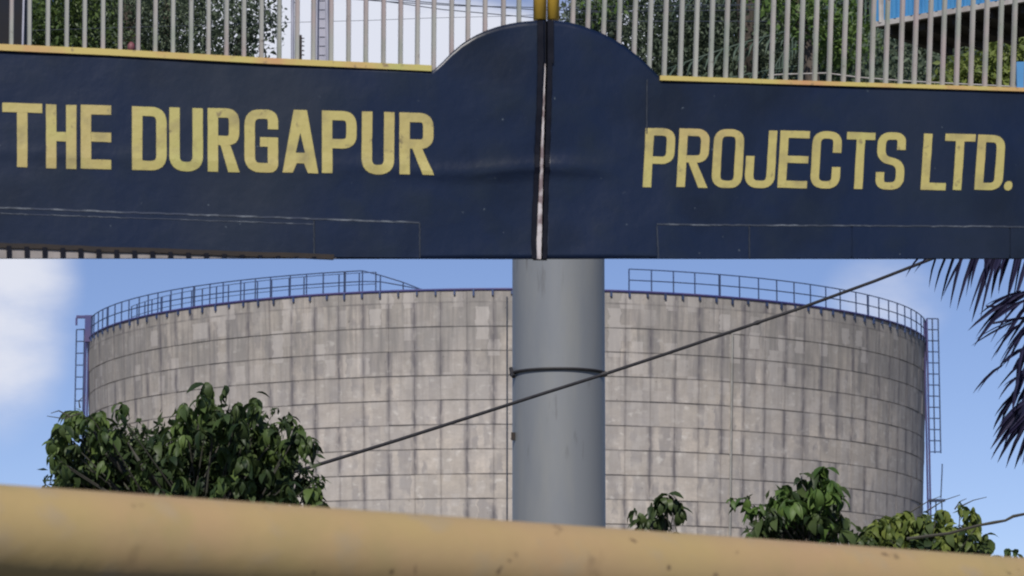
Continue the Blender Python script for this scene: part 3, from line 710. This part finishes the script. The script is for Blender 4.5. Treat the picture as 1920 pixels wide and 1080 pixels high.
WIRES = [((560, -70), (690, -2), (830, 18), (1000, 33), (1160, 40), (2050, 40), 'lowest of the dark wires crossing the white cloud'),
         ((540, -60), (720, -2), (860, 9), (1000, 18), (1160, 22), (2050, 10), 'upper dark wire sagging over the gate towards the yellow stile'),
         ((-40, 60), (510, 43), (700, 38), (800, 34), (960, 30), (2050, -20), 'faint thin wire running nearly level across the cloud'),
         ((-40, -30), (600, -6), (740, 4), (860, 11), (1000, 14), (2050, 0), 'thin wire between the two dark wires near the top')]
for wv in WIRES:
    tag(MB().tube([at(x, y, 26 + x / 600) for x, y in wv[:-1]], .0042 if 'faint' not in wv[-1] else .0022, 5).build('overhead_wire', M['wire']), wv[-1], 'wire', 'wires above the gate')
tag(MB().tube([at(x, y, 19.5) for x, y in ((1440, 141), (1480, 139), (1550, 137), (1610, 145), (1700, 152), (2050, 170))], .0045, 6).build('pale_pipe', M['trim']), 'thin pale pipe low against the dark foliage at right', 'pipe')

# ---------------------------------------------------------------- blue-sheeted canopy at the upper right
e0, e1 = at(1645, 46, 20.8), at(2200, -30, 19.45)
cano = thing('blue_canopy', 'blue corrugated canopy with pale trim at the upper right corner', 'canopy', (at(2300, 100, 20.6).x, 20.6, 0))
dx = (e1 - e0); dx.z = 0; nrm = Vector((dx.y, -dx.x, 0)).normalized()
if nrm.y > 0: nrm = -nrm
ez = e0.z
def ep(t, up, back): q = e0 + dx * t; return Vector((q.x, q.y, ez + up)) - nrm * back
N_ = 34
for k in range(N_):                                            # ribbed sheets, one by one
    t0, t1 = k / N_, (k + 1) / N_
    prof = ((0, 0), (.30, 0), (.38, .02), (.62, .02), (.70, 0), (.985, 0))
    V = [ep(t0 + (t1 - t0) * a, z, b - .02) for z in (.012, .52) for a, b in [(p_[0], -p_[1]) for p_ in prof]]
    n = len(prof); Fc = [(i, i + 1, n + i + 1, n + i) for i in range(n - 1)]
    obj('roof_sheet', V, Fc, M['shed_blue'], cano)
V = [ep(t, z, b) for t in (0, 1) for z, b in ((-.022, -.035), (.014, -.035), (.014, 0), (-.022, 0))]
obj('trim', V, [(0, 1, 5, 4), (1, 2, 6, 5), (2, 3, 7, 6), (3, 0, 4, 7), (0, 3, 2, 1), (4, 5, 6, 7)], M['trim'], cano)
V = [ep(t, z, b) for t in (0, 1) for z, b in ((-.02, .02), (.50, .02), (.50, .85), (-.02, .85))]
obj('soffit', V, [(0, 1, 5, 4), (1, 2, 6, 5), (2, 3, 7, 6), (3, 0, 4, 7), (0, 3, 2, 1), (4, 5, 6, 7)], M['shed_dark'], cano)
for k in range(9):
    t = .03 + k * .118; q = ep(t, -.045, .43); R = Matrix.Rotation(math.atan2(dx.y, dx.x), 3, 'Z'); MB().box(q, (.05, .78, .06), R).build('rafter', M['shed_dark'], cano)
MB().tube([ep(.02, 0, -.02), ep(.02, .60, -.02)], .022, 8).build('end_post', M['trim'], cano)
for t in (.68, .98):
    q = ep(t, 0, .6); MB().box((q.x, q.y, (ez - .02) / 2), (.1, .1, ez - .02)).build('post', M['shed_dark'], cano)
q0, q1 = at(1905, 117, 18.5), at(2040, 300, 18.5)
bt = thing('blue_board', 'small bright blue board low at the right end of the gate bars', 'board', ((q0.x + q1.x) / 2, 18.5, 0))
MB().box(((q0.x + q1.x) / 2, 18.5, (q0.z + q1.z) / 2), (q1.x - q0.x, .04, q0.z - q1.z)).build('sheet', M['shed_blue'], bt)
MB().box((q1.x - .05, 18.56, q0.z / 2 - .05), (.06, .06, q0.z - .1)).build('post', M['shed_dark'], bt)

# ---------------------------------------------------------------- foliage
def tone_attr(me, tones):
    a = me.attributes.new('tone', 'FLOAT', 'POINT'); a.data.foreach_set('value', np.asarray(tones, dtype=np.float32))
def crown(name, ells, n, size, material, parent, clump=.35, per=26, seed=1, droop=.3, aspect=.5, kind='stuff', keep=None, tone_lo=0, tone_hi=1):
    """leaf faces in clumps through ellipsoids (centre, radii) in metres; each leaf is a folded diamond"""
    g = np.random.default_rng(seed)
    vol = np.array([e[1][0] * e[1][1] * e[1][2] for e in ells]); pr = vol / vol.sum()
    nc = max(1, n // per)
    which = g.choice(len(ells), nc, p=pr)
    d = g.normal(size=(nc, 3)); d /= np.linalg.norm(d, axis=1)[:, None]; rad = g.random(nc) ** (1 / 2.2)
    C = np.array([ells[i][0] for i in which]) + d * rad[:, None] * np.array([ells[i][1] for i in which])
    ct = g.random(nc)
    idx = np.repeat(np.arange(nc), per); m = len(idx)
    P = C[idx] + np.clip(g.normal(size=(m, 3)), -1.7, 1.7) * clump * np.array([1, 1, .75]) * (.6 + .8 * g.random(nc))[idx][:, None]
    if keep is not None: k = keep(P); P = P[k]; idx = idx[k]; m = len(P)
    ax = g.normal(size=(m, 3)); ax[:, 2] -= droop * 2; ax /= np.linalg.norm(ax, axis=1)[:, None]
    up = g.normal(size=(m, 3)) * .7 + np.array([0, -.3, 1]); sd_ = np.cross(ax, up); sd_ /= np.linalg.norm(sd_, axis=1)[:, None] + 1e-9
    nr = np.cross(sd_, ax)
    s = size * (.6 + .8 * g.random(m))[:, None]
    V = np.stack([P, P + ax * s * .45 + sd_ * s * aspect * .5 + nr * s * .06, P + ax * s, P + ax * s * .45 - sd_ * s * aspect * .5 + nr * s * .06], 1).reshape(-1, 3)
    i4 = np.arange(m) * 4
    Fc = np.stack([i4, i4 + 1, i4 + 2, i4, i4 + 2, i4 + 3], 1).reshape(-1, 3)
    me = bpy.data.meshes.new(name); me.vertices.add(len(V)); me.vertices.foreach_set('co', V.ravel()); me.loops.add(Fc.size); me.loops.foreach_set('vertex_index', Fc.ravel().astype(np.int32))
    me.polygons.add(len(Fc)); me.polygons.foreach_set('loop_start', (np.arange(len(Fc)) * 3).astype(np.int32)); me.polygons.foreach_set('loop_total', np.full(len(Fc), 3, dtype=np.int32)); me.update(); me.validate()
    tones = np.clip(tone_lo + (tone_hi - tone_lo) * (ct[idx] ** 1.6 * .65 + g.random(m) * .35), 0, 1) - .2
    tone_attr(me, np.repeat(tones, 4)); me.materials.append(material)
    return link(name, me, parent, kind=kind)
def E(px, py, Y, rx, ry, rd): p = at(px, py, Y); s = Y / F; return ((p.x, p.y, p.z), (rx * s, rd, ry * s))
def limb(pts, r0, r1, parent, name='limb', m=None):
    P = [Vector(p) for p in pts]; n = len(P); q = []
    for i in range(n - 1):
        for k in range(4):
            t = k / 4; q.append(P[i].lerp(P[i + 1], t) + Vector((random.uniform(-1, 1), random.uniform(-1, 1), random.uniform(-1, 1))) * r0 * .15 * (0 if i == 0 and k == 0 else 1))
    q.append(P[-1]); rr = [r0 + (r1 - r0) * i / (len(q) - 1) for i in range(len(q))]
    return MB().tube(q, rr, 10).build(name, m or M['bark'], parent, smooth=True)
def cut_low(ymax):
    """crowns stop above the height that the lettered sheet hides: nothing hangs under it"""
    def f(P):
        dy = P[:, 1] * cP + (P[:, 2] - CAM.z) * sP; u = -P[:, 1] * sP + (P[:, 2] - CAM.z) * cP
        return 540 - F * u / dy < ymax
    return f
# left tree behind the bars
YT = 31
lt = thing('leafy_tree', 'grey green small leaved tree seen through the bars at upper left', 'tree', (at(-260, 900, YT).x, YT, 0))
bx = at(-260, 900, YT).x
limb([(bx, YT, 0), (bx + .1, YT, 3), at(-200, 420, YT), at(-120, 200, YT), at(-60, -300, YT)], .22, .07, lt, 'trunk')
limb([at(-200, 400, YT), at(60, 330, YT), at(246, 270, YT + .3), at(243, 120, YT), at(238, -300, YT)], .12, .07, lt)
limb([at(60, 330, YT), at(300, 300, YT), at(318, 130, YT + .3), at(312, -250, YT)], .09, .05, lt)
limb([at(250, 300, YT), at(400, 260, YT), at(440, 120, YT), at(470, -60, YT)], .05, .015, lt)
crown('crown', [E(200, 40, YT, 270, 260, 1.6), E(-100, -60, YT, 280, 330, 1.9), E(380, 20, YT, 130, 190, 1.0), E(240, 150, YT, 260, 120, 1.0)], 70000, .046, M['leaf_dim'], lt, .13, 60, 3, keep=cut_low(420))
crown('crown', [E(455, 60, YT - .6, 60, 130, .5), E(480, 20, YT - .6, 42, 60, .4)], 1300, .055, M['leaf_dim'], lt, .10, 12, 5, keep=cut_low(420))
crown('crown', [E(120, 40, YT - 1.2, 120, 130, .5), E(180, 110, YT - 1.0, 60, 60, .4)], 5200, .055, M['leaf_mid'], lt, .10, 26, 79, keep=cut_low(420))
crown('crown', [E(150, 80, YT + 3, 300, 200, .7)], 14000, .075, M['leaf_dim'], lt, .2, 40, 77, keep=cut_low(420), tone_hi=.3)
crown('hedge_top', [E(440, 150, YT + 2, 110, 45, .4)], 900, .05, M['leaf_mid'], lt, .09, 20, 9, keep=cut_low(420))
# right: large dark tree, palm, fresh-leaved tree, bush under the canopy
YR = 33
rt = thing('dark_tree', 'large dense dark tree filling the bars right of the yellow stile', 'tree', (at(2120, 900, YR).x, YR, 0))
bx = at(2120, 900, YR).x
limb([(bx, YR, 0), (bx - .1, YR, 3.5), at(2060, 400, YR), at(1980, 150, YR), at(1900, -300, YR)], .3, .1, rt, 'trunk')
limb([at(2060, 400, YR), at(1700, 330, YR), at(1410, 290, YR), at(1405, 60, YR - .9), at(1398, -200, YR - .8)], .16, .09, rt)
limb([at(1410, 290, YR), at(1240, 240, YR), at(1150, 90, YR), at(1120, -100, YR)], .09, .03, rt)
limb([at(1700, 330, YR), at(1680, 150, YR), at(1640, -200, YR)], .1, .04, rt)
crown('crown', [E(1290, 120, YR, 200, 240, 1.3), E(1250, -30, YR, 170, 160, 1.2), E(1560, 60, YR, 300, 300, 1.6), E(1900, 40, YR, 330, 320, 1.8), E(2200, -40, YR, 300, 360, 2)], 90000, .062, M['leaf_dim'], rt, .20, 34, 13, keep=cut_low(430), tone_hi=.75)
crown('crown', [E(1120, 30, YR - 1, 60, 120, .5), E(1090, 60, YR - 1, 30, 90, .4)], 3200, .06, M['leaf_dim'], rt, .10, 18, 15, keep=cut_low(430))
crown('crown', [E(1700, 160, YR + 3, 620, 170, .8), E(1400, 60, YR + 3, 300, 200, .8), E(1800, 30, YR + 3, 300, 200, .8)], 52000, .085, M['leaf_dim'], rt, .22, 30, 17, keep=cut_low(430), tone_hi=.5)
ft = thing('fresh_tree', 'bright green leafy boughs behind the bars left of the blue canopy', 'tree', (at(2080, 900, 27).x, 27, 0))
bx = at(2080, 900, 27).x
limb([(bx, 27, 0), at(2060, 450, 27), at(1900, 350, 27), at(1560, 300, 27), at(1500, 60, 27), at(1490, -100, 27)], .14, .04, ft, 'trunk')
crown('crown', [E(1500, 20, 27, 55, 75, .5), E(1455, -10, 27, 40, 60, .4), E(1575, 70, 27.6, 60, 80, .5), E(1130, 20, 27.5, 28, 36, .3), E(1625, 70, 27, 20, 30, .3)], 2500, .062, M['leaf_bright'], ft, .10, 20, 21, keep=cut_low(430), tone_hi=.7)
bu = thing('lime_bush', 'yellow green leafy climber under the canopy at far right of the gate bars', 'bush', (at(2110, 900, 23.4).x, 23.4, 0))
bx = at(2110, 900, 23.4).x
limb([(bx, 23.4, 0), at(2090, 420, 23.4), at(1950, 330, 23.4), at(1850, 240, 23.4), at(1840, 130, 23.4)], .08, .02, bu, 'trunk')
crown('crown', [E(1895, 105, 23.4, 65, 42, .4), E(1800, 150, 23.4, 48, 45, .35), E(1860, 165, 23.4, 85, 55, .4), E(1850, 90, 23.3, 25, 16, .3)], 3600, .058, M['leaf_lime'], bu, .07, 18, 23, keep=cut_low(430))
gy = thing('shade_bush', 'dull grey green bush in the shade beneath the blue canopy', 'bush', (at(2140, 900, 25).x, 25, 0))
bx = at(2140, 900, 25).x
limb([(bx, 25, 0), at(2120, 420, 25), at(1900, 360, 25), at(1760, 260, 25), at(1740, 120, 25)], .08, .02, gy, 'trunk')
crown('crown', [E(1740, 150, 25, 85, 85, .5), E(1660, 160, 25.5, 60, 90, .5), E(1830, 200, 25, 90, 60, .5)], 3600, .06, M['leaf_dim'], gy, .09, 18, 25, keep=cut_low(430), tone_lo=.2)
# feather palm fronds among the dark tree
fp = thing('feather_palm', 'feathery palm fronds arching among dark foliage behind the middle bars', 'palm tree', (at(2160, 900, 29.5).x, 29.5, 0))
bx = at(2160, 900, 29.5).x
limb([(bx, 29.5, 0), (bx, 29.5, at(0, 330, 29.5).z)], .16, .12, fp, 'trunk')
hub = Vector((bx, 29.5, at(0, 330, 29.5).z))
def frond(parent, pts, n, ll, m, w_=.02, seed=0, hang=.6):
    g = random.Random(seed); P = [Vector(p) for p in pts]; fine = []
    def bez(t):
        Q = P[:]
        while len(Q) > 1: Q = [Q[i].lerp(Q[i + 1], t) for i in range(len(Q) - 1)]
        return Q[0]
    fine = [bez(i / 24) for i in range(25)]
    fo = MB().tube(fine, [.022 * (1 - i / 30) + .004 for i in range(25)], 6).build('frond', m, parent, smooth=True)
    mb = MB(); tn = []
    for k in range(n):
        t = .30 + .70 * k / n; c = bez(t); d = (bez(min(1, t + .02)) - bez(t - .02)).normalized()
        for s_ in (-1, 1):
            side = d.cross(Vector((0, 0, 1))).normalized() * s_
            L_ = ll * (1 - abs(t - .6) * .9) * g.uniform(.8, 1.1); dr = (d * .55 + side * .7 + Vector((0, 0, -hang * g.uniform(.6, 1.3)))).normalized()
            dr2 = (dr + Vector((0, 0, -.5 - hang * .4))).normalized(); wd = d.cross(dr).normalized().cross(dr).normalized() * w_
            a, b, e = c, c + dr * L_ * .5, c + dr * L_ * .5 + dr2 * L_ * .5
            mb.add([a - wd * .4, a + wd * .4, b + wd, b - wd, e], [(0, 1, 2, 3), (3, 2, 4)])
    o = mb.build('leaflets', m, fo, kind='stuff'); return fo
for i, (mx_, my_, ex, ey, YY) in enumerate(((1650, 60, 1250, 130, 28.2), (1700, -60, 1260, 10, 28.5), (1640, 160, 1310, 160, 27.8), (1700, -160, 1330, -30, 28.6), (1600, 120, 1340, 250, 27.6), (1560, -10, 1440, 150, 28.0), (1720, 40, 1500, 170, 28.0))):
    frond(fp, [hub, at(mx_ + 150, my_ - 60, 29), at(mx_, my_ - 80, YY), at(ex, ey, YY)], 46, .42, M['leaf_palm2'], .011, i)
# ---------------------------------------------------------------- hanging palm leaves at the right edge (lower picture)
pm = thing('hanging_palm', 'dark palm leaves hanging down over the sky at the right edge', 'palm tree', (at(2230, 900, 17).x, 17, 0))
bx = at(2230, 900, 17).x
limb([(bx, 17, 0), (bx + .05, 17.1, at(0, 330, 17).z)], .15, .12, pm, 'trunk')
top = Vector((bx + .05, 17.1, at(0, 330, 17).z))
# each frond: midrib points then its blades (x0,y0,x1,y1,width px)
FR = [
 ([(2200, 340), (2080, 380), (1960, 420), (1850, 440), (1735, 468)], 16.6, [
   (1742, 466, 1698, 520, 5), (1770, 462, 1714, 512, 5), (1800, 455, 1764, 566, 7), (1812, 455, 1781, 578, 8), (1828, 450, 1768, 556, 7), (1838, 450, 1794, 582, 9), (1850, 446, 1820, 540, 9),
   (1856, 450, 1848, 540, 10), (1872, 446, 1822, 604, 12), (1880, 446, 1838, 600, 8), (1890, 440, 1858, 560, 12), (1905, 440, 1872, 545, 14), (1925, 438, 1890, 560, 12), (1945, 436, 1900, 575, 12), (1965, 430, 1915, 590, 12), (1764, 462, 1742, 540, 5), (1786, 458, 1752, 548, 6), (1900, 440, 1862, 520, 14), (1918, 440, 1885, 600, 8)]),
 ([(2200, 350), (2120, 440), (2010, 510), (1930, 545), (1868, 575), (1850, 574)], 16.3, [
   (1925, 545, 1815, 620, 11), (1905, 556, 1826, 650, 10), (1932, 548, 1850, 606, 8), (1935, 560, 1866, 668, 9), (1950, 560, 1888, 650, 8), (1928, 560, 1852, 612, 9), (1965, 560, 1885, 690, 9), (1990, 560, 1920, 700, 9)]),
 ([(2200, 360), (2120, 480), (2030, 560), (1950, 592), (1905, 598), (1862, 606)], 16.0, [
   (1912, 598, 1822, 648, 5), (1920, 600, 1858, 676, 5), (1940, 600, 1868, 700, 6), (1955, 605, 1890, 655, 6), (1975, 610, 1905, 720, 7)]),
 ([(2200, 370), (2140, 520), (2060, 620), (1980, 650), (1925, 652)], 16.8, [
   (1928, 650, 1872, 690, 7), (1880, 684, 1824, 738, 6), (1935, 655, 1896, 700, 9), (1945, 660, 1870, 730, 6)]),
 ([(2220, 360), (2150, 560), (2060, 690), (1975, 740), (1935, 762)], 15.8, [
   (1925, 690, 1898, 770, 16), (1915, 720, 1878, 790, 12), (1912, 735, 1862, 806, 10), (1938, 745, 1857, 842, 13), (1930, 765, 1858, 862, 9), (1945, 755, 1870, 868, 12), (1940, 770, 1886, 878, 10), (1955, 765, 1902, 880, 12), (1950, 780, 1917, 872, 10),
   (1935, 740, 1868, 820, 15), (1960, 700, 1905, 760, 18), (1965, 725, 1890, 815, 18), (1980, 760, 1925, 860, 16), (1920, 700, 1872, 750, 6), (1930, 640, 1905, 735, 14)])]
for k, (rib, Y, blades) in enumerate(FR):
    P = [top] + [at(x, y, Y + (17 - Y) * (1 - i / len(rib))) for i, (x, y) in enumerate(rib)]
    fo = MB().tube(P, [.02 * (1 - i / (len(P) * 1.2)) for i in range(len(P))], 6).build('frond', M['leaf_palm'], pm, smooth=True)
    more = [(x0 + random.uniform(-14, 14), y0 + random.uniform(-4, 4), x1 + random.uniform(-12, 22), y1 - random.uniform(0, 34), w_ * .6) for (x0, y0, x1, y1, w_) in blades if x1 > 1790]
    for (x0, y0, x1, y1, w_) in blades + more:
        # blade: folded strip that tapers to a hanging tip, with its own depth
        Y0 = Y + random.uniform(-.05, .05); Y1 = Y + random.uniform(-.35, .25); V = []
        a, b = at(x0, y0, Y0), at(x1, y1, Y1); mid = a.lerp(b, .5) + Vector((random.uniform(-.016, .006) - .008, 0, .020 + random.uniform(-.008, .014)))
        d = (b - a).normalized(); s_ = d.cross(Vector((0, 1, 0))).normalized() * (w_ * .84 * Y / F / 2)
        dp = Vector((0, .012, 0)); rows = []
        for (t, wk) in ((0, .45), (.3, 1), (.6, .85), (.85, .45), (1, .05)):
            c = a * (1 - t) ** 2 + mid * 2 * t * (1 - t) + b * t * t; V += [c - s_ * wk, c + dp * wk, c + s_ * wk]
        Fc = []
        for i in range(4):
            q = i * 3; Fc += [(q, q + 1, q + 4, q + 3), (q + 1, q + 2, q + 5, q + 4)]
        obj('leaflet', V, Fc, M['leaf_palm'], fo)

# ---------------------------------------------------------------- broad-leaved trees above the yellow tube
def leaf_mesh(L_, W_, droop, fold=.18):
    """long pointed leaf curving downwards, 16 triangles"""
    V, Fc = [], []; st = ((0, .06), (.15, .6), (.4, 1), (.65, .85), (.87, .4), (1, .02)); ang = 0; x = z = 0; pt = 0
    for (t, wk) in st:
        ds = (t - pt) * L_; ang = -droop * t; x += ds * math.cos(ang); z += ds * math.sin(ang); pt = t
        for s_ in (-1, 0, 1): V.append((x, s_ * wk * W_ / 2, z + abs(s_) * wk * W_ * fold))
    for i in range(len(st) - 1):
        q = i * 3; Fc += [(q, q + 3, q + 4, q + 1), (q + 1, q + 4, q + 5, q + 2)]
    return V, Fc
LEAFGEO = [leaf_mesh(1, .44, 1.5), leaf_mesh(1, .38, 1.0), leaf_mesh(1, .48, 2.0, .1), leaf_mesh(1, .36, 1.2, .3)]
def inpoly(x, y, poly):
    c = False; j = len(poly) - 1
    for i in range(len(poly)):
        xi, yi = poly[i]; xj, yj = poly[j]
        if (yi > y) != (yj > y) and x < (xj - xi) * (y - yi) / (yj - yi) + xi: c = not c
        j = i
    return c
def rosette_tree(root, poly, Y, depth, n, lpx, mats, lone=300, seed=1, extra=(), per=9, lime=None):
    g = random.Random(seed); ros = [(x, y, Y - .1, s_) for x, y, s_ in extra]
    xs = [p[0] for p in poly]; ys = [p[1] for p in poly]
    while len(ros) < n + len(extra):
        x, y = g.uniform(min(xs), max(xs)), g.uniform(min(ys), max(ys))
        if inpoly(x, y - 6, poly): ros.append((x, y, Y + g.uniform(-depth, depth), 1))
    ms = {}
    for mi, m in enumerate(mats):
        for k, (V, Fc) in enumerate(LEAFGEO):
            me = bpy.data.meshes.new('leaf'); me.from_pydata(V, [], Fc); me.materials.append(m)
            tone_attr(me, [(-.12, .05, .25, -.05)[k]] * len(V)); me.polygons.foreach_set('use_smooth', [True] * len(Fc)); ms[(mi, k)] = me
    items = []; tops = []
    for (x, y, YY, sc) in ros:
        p = at(x, y, YY); ph0 = g.uniform(0, 6.28); mi = g.choices(range(len(mats)), [m[1] for m in MW][:len(mats)])[0] if len(mats) > 1 else 0
        if lime and lime(x, y): mi = 1
        tops.append(p); kk = g.randint(per - 3, per + 2)
        for j in range(kk):
            ph = ph0 + 6.283 * j / kk + g.uniform(-.3, .3); el = g.uniform(-1.15, .35)
            L_ = lpx * YY / F * g.choice((.5, .75, .9, 1.0, 1.1, 1.3)) * g.uniform(.9, 1.1) * sc
            Rm = Matrix.Rotation(ph, 4, 'Z') @ Matrix.Rotation(-el, 4, 'Y') @ Matrix.Rotation(g.uniform(-.5, .5), 4, 'X')
            mw = Matrix.Translation(p + Vector((0, 0, g.uniform(-.03, .02)))) @ Rm @ Matrix.Scale(L_, 4)
            items.append((YY, mw, (mi, g.randrange(4))))
    items.sort(key=lambda q: q[0])
    inv = wm(root).inverted()
    for (_, mw, k) in items[:lone]:
        o = bpy.data.objects.new('leaf', ms[k]); COL.objects.link(o); o.parent = root; o.matrix_basis = inv @ mw
    for mi in range(len(mats)):
        VV, FF, TT = [], [], []
        for (_, mw, k) in items[lone:]:
            if k[0] != mi: continue
            V, Fc = LEAFGEO[k[1]]; n0 = len(VV); VV += [mw @ Vector(v) for v in V]; FF += [tuple(i + n0 for i in f) for f in Fc]; TT += [g.uniform(-.1, .5)] * len(V)
        if VV:
            o = obj('leaves', VV, FF, mats[mi], root, smooth=True, kind='stuff'); tone_attr(o.data, TT)
    return tops
MW = [(0, .68), (1, .32)]
def stems(root, base, tops, r=.02, every=3, hub=None):
    hub = hub or base; mb = MB()
    for i, p in enumerate(tops):
        if i % every: continue
        mid = hub.lerp(p, .5) + Vector((random.uniform(-.12, .12), random.uniform(-.1, .1), -.10)); mb.tube([hub, mid, p], [r, r * .6, r * .3], 5)
    mb.build('branches', M['twig'], root)
YL = 20.5
big = thing('broadleaf_tree', 'dark bushy tree with drooping long leaves at lower left before the tank', 'tree', (at(370, 1100, YL).x, YL, 0))
poly = [(92, 838), (96, 800), (128, 772), (170, 764), (210, 760), (238, 772), (244, 805), (262, 828), (300, 806), (322, 790), (330, 762), (360, 735), (378, 720), (410, 728), (450, 742), (488, 745), (502, 775), (545, 785), (558, 806), (588, 815), (585, 835), (545, 848), (552, 880), (596, 893), (608, 935), (600, 1010), (150, 1000), (108, 905)]
tops = rosette_tree(big, poly, YL, .55, 400, 33, [M['leaf_l'], M['leaf_mid']], 300, 31, extra=((385, 722, 1.1), (420, 728, 1.0), (480, 742, 1.0), (230, 762, 1.0), (112, 800, 1.1), (105, 835, 1.0), (560, 800, 1.0), (578, 822, .8), (545, 783, .9), (345, 770, 1), (600, 900, .8), (140, 772, .8)), lime=lambda x, y: (150 < x < 235 and y < 800) or (310 < x < 360 and y < 830))
base = Vector((big.location.x, YL, 0)); hub_ = at(370, 1010, YL)
limb([base, base + Vector((.05, 0, .9)), hub_], .09, .06, big, 'trunk'); stems(big, base, tops, .011, 4, hub_)
for q in ((at(300, 960, YL), at(200, 850, YL - .3), at(165, 790, YL - .3)), (at(330, 960, YL), at(270, 880, YL - .5), at(240, 830, YL - .4))): MB().tube([hub_, *q], [.03, .022, .015, .006], 6).build('branch', M['twig'], big)
crown('inner_foliage', [E(360, 900, YL + .4, 210, 95, .4), E(180, 890, YL + .4, 70, 80, .3), E(430, 850, YL + .4, 110, 80, .3)], 12000, .07, M['leaf_l'], big, .09, 22, 41, tone_hi=.7, aspect=.4)
tw = MB()
for (a, b, c) in (((150, 775), (120, 785), (88, 780)), ((130, 780), (110, 770), (95, 775)), ((150, 765), (148, 752), (160, 740))): tw.tube([at(*a, YL - .3), at(*b, YL - .3), at(*c, YL - .3)], [.006, .004, .002], 5)
tw.build('twigs', M['twig'], big)
sm = thing('small_sapling', 'small dark sapling with drooping leaves just right of the grey column', 'sapling', (at(1235, 1100, 19).x, 19, 0))
tops = rosette_tree(sm, [(1165, 975), (1195, 950), (1225, 930), (1262, 925), (1278, 942), (1268, 985), (1262, 1030), (1175, 1030)], 19, .15, 16, 30, [M['leaf_l']], 200, 33, extra=((1252, 932, 1.1), (1268, 935, .9), (1190, 958, .9), (1222, 945, 1.0)))
base = Vector((sm.location.x, 19, 0)); limb([base, at(1240, 1020, 19), at(1252, 940, 19)], .02, .006, sm, 'trunk'); stems(sm, base, tops, .007, 3, at(1240, 1020, 19))
md = thing('bright_sapling', 'domed bright green young tree rising above the tube at lower right', 'sapling', (at(1510, 1100, 19.5).x, 19.5, 0))
tops = rosette_tree(md, [(1408, 985), (1440, 935), (1462, 905), (1500, 888), (1545, 884), (1568, 905), (1590, 945), (1598, 975), (1600, 1050), (1408, 1050)], 19.5, .3, 85, 36, [M['leaf_l'], M['leaf_bright']], 300, 35, extra=((1545, 880, .9), (1500, 892, 1.1), (1530, 888, 1.1), (1470, 915, 1.1), (1400, 940, 1.1), (1372, 936, .55), (1425, 950, 1)), lime=lambda x, y: y < 950 and 1450 < x < 1575 and (int(x * 7 + y * 3) % 3 != 0))
base = Vector((md.location.x, 19.5, 0)); hub_ = at(1510, 1040, 19.5); limb([base, hub_, at(1525, 890, 19.5)], .04, .008, md, 'trunk'); stems(md, base, tops, .010, 2, hub_)
crown('inner_foliage', [E(1510, 985, 19.8, 80, 65, .2)], 1100, .07, M['leaf_l'], md, .07, 20, 43, aspect=.4)
lm = thing('lime_sapling', 'low yellow green bush by the tube, lower right below the ladder', 'bush', (at(1730, 1130, 20).x, 20, 0))
tops = rosette_tree(lm, [(1600, 1000), (1640, 968), (1690, 955), (1760, 952), (1815, 952), (1838, 975), (1852, 1010), (1850, 1060), (1600, 1060)], 20, .3, 190, 30, [M['leaf_l'], M['leaf_lime']], 300, 37, extra=((1800, 945, .8), (1825, 955, .8), (1850, 1005, 1)), lime=lambda x, y: y < 1002 and (int(x * 5 + y) % 4 != 0))
base = Vector((lm.location.x, 20, 0)); hub_ = at(1730, 1080, 20); limb([base, hub_, at(1735, 980, 20)], .03, .008, lm, 'trunk'); stems(lm, base, tops, .009, 2, hub_)
tw = MB()
for s_ in (((1700, 965), (1740, 940), (1765, 930)), ((1735, 960), (1770, 938), (1800, 928)), ((1800, 950), (1825, 938), (1850, 932)), ((1790, 955), (1800, 940), (1812, 935))): tw.tube([at(x, y, 20) for x, y in s_], [.005, .003, .002], 5)
tw.build('twigs', M['twig'], lm)
far = thing('corner_bush', 'sprig of small pale leaves above the tube at the lower right corner', 'bush', (at(1905, 1130, 21).x, 21, 0))
rosette_tree(far, [(1868, 1040), (1885, 1022), (1960, 1010), (1960, 1070), (1868, 1060)], 21, .15, 20, 17, [M['leaf_mid']], 200, 39)
limb([Vector((far.location.x, 21, 0)), at(1905, 1050, 21)], .02, .008, far, 'trunk')
tag(MB().tube([at(x, y, 19.6) for x, y in ((1700, 1010), (1780, 1000), (1835, 985), (1862, 980), (1885, 976), (1900, 968), (1925, 963), (2100, 930))], [.010, .010, .009, .011, .009, .011, .009, .009], 6).build('dry_vine', M['twig']), 'crooked dark vine reaching off the right edge above the lime bush', 'vine')
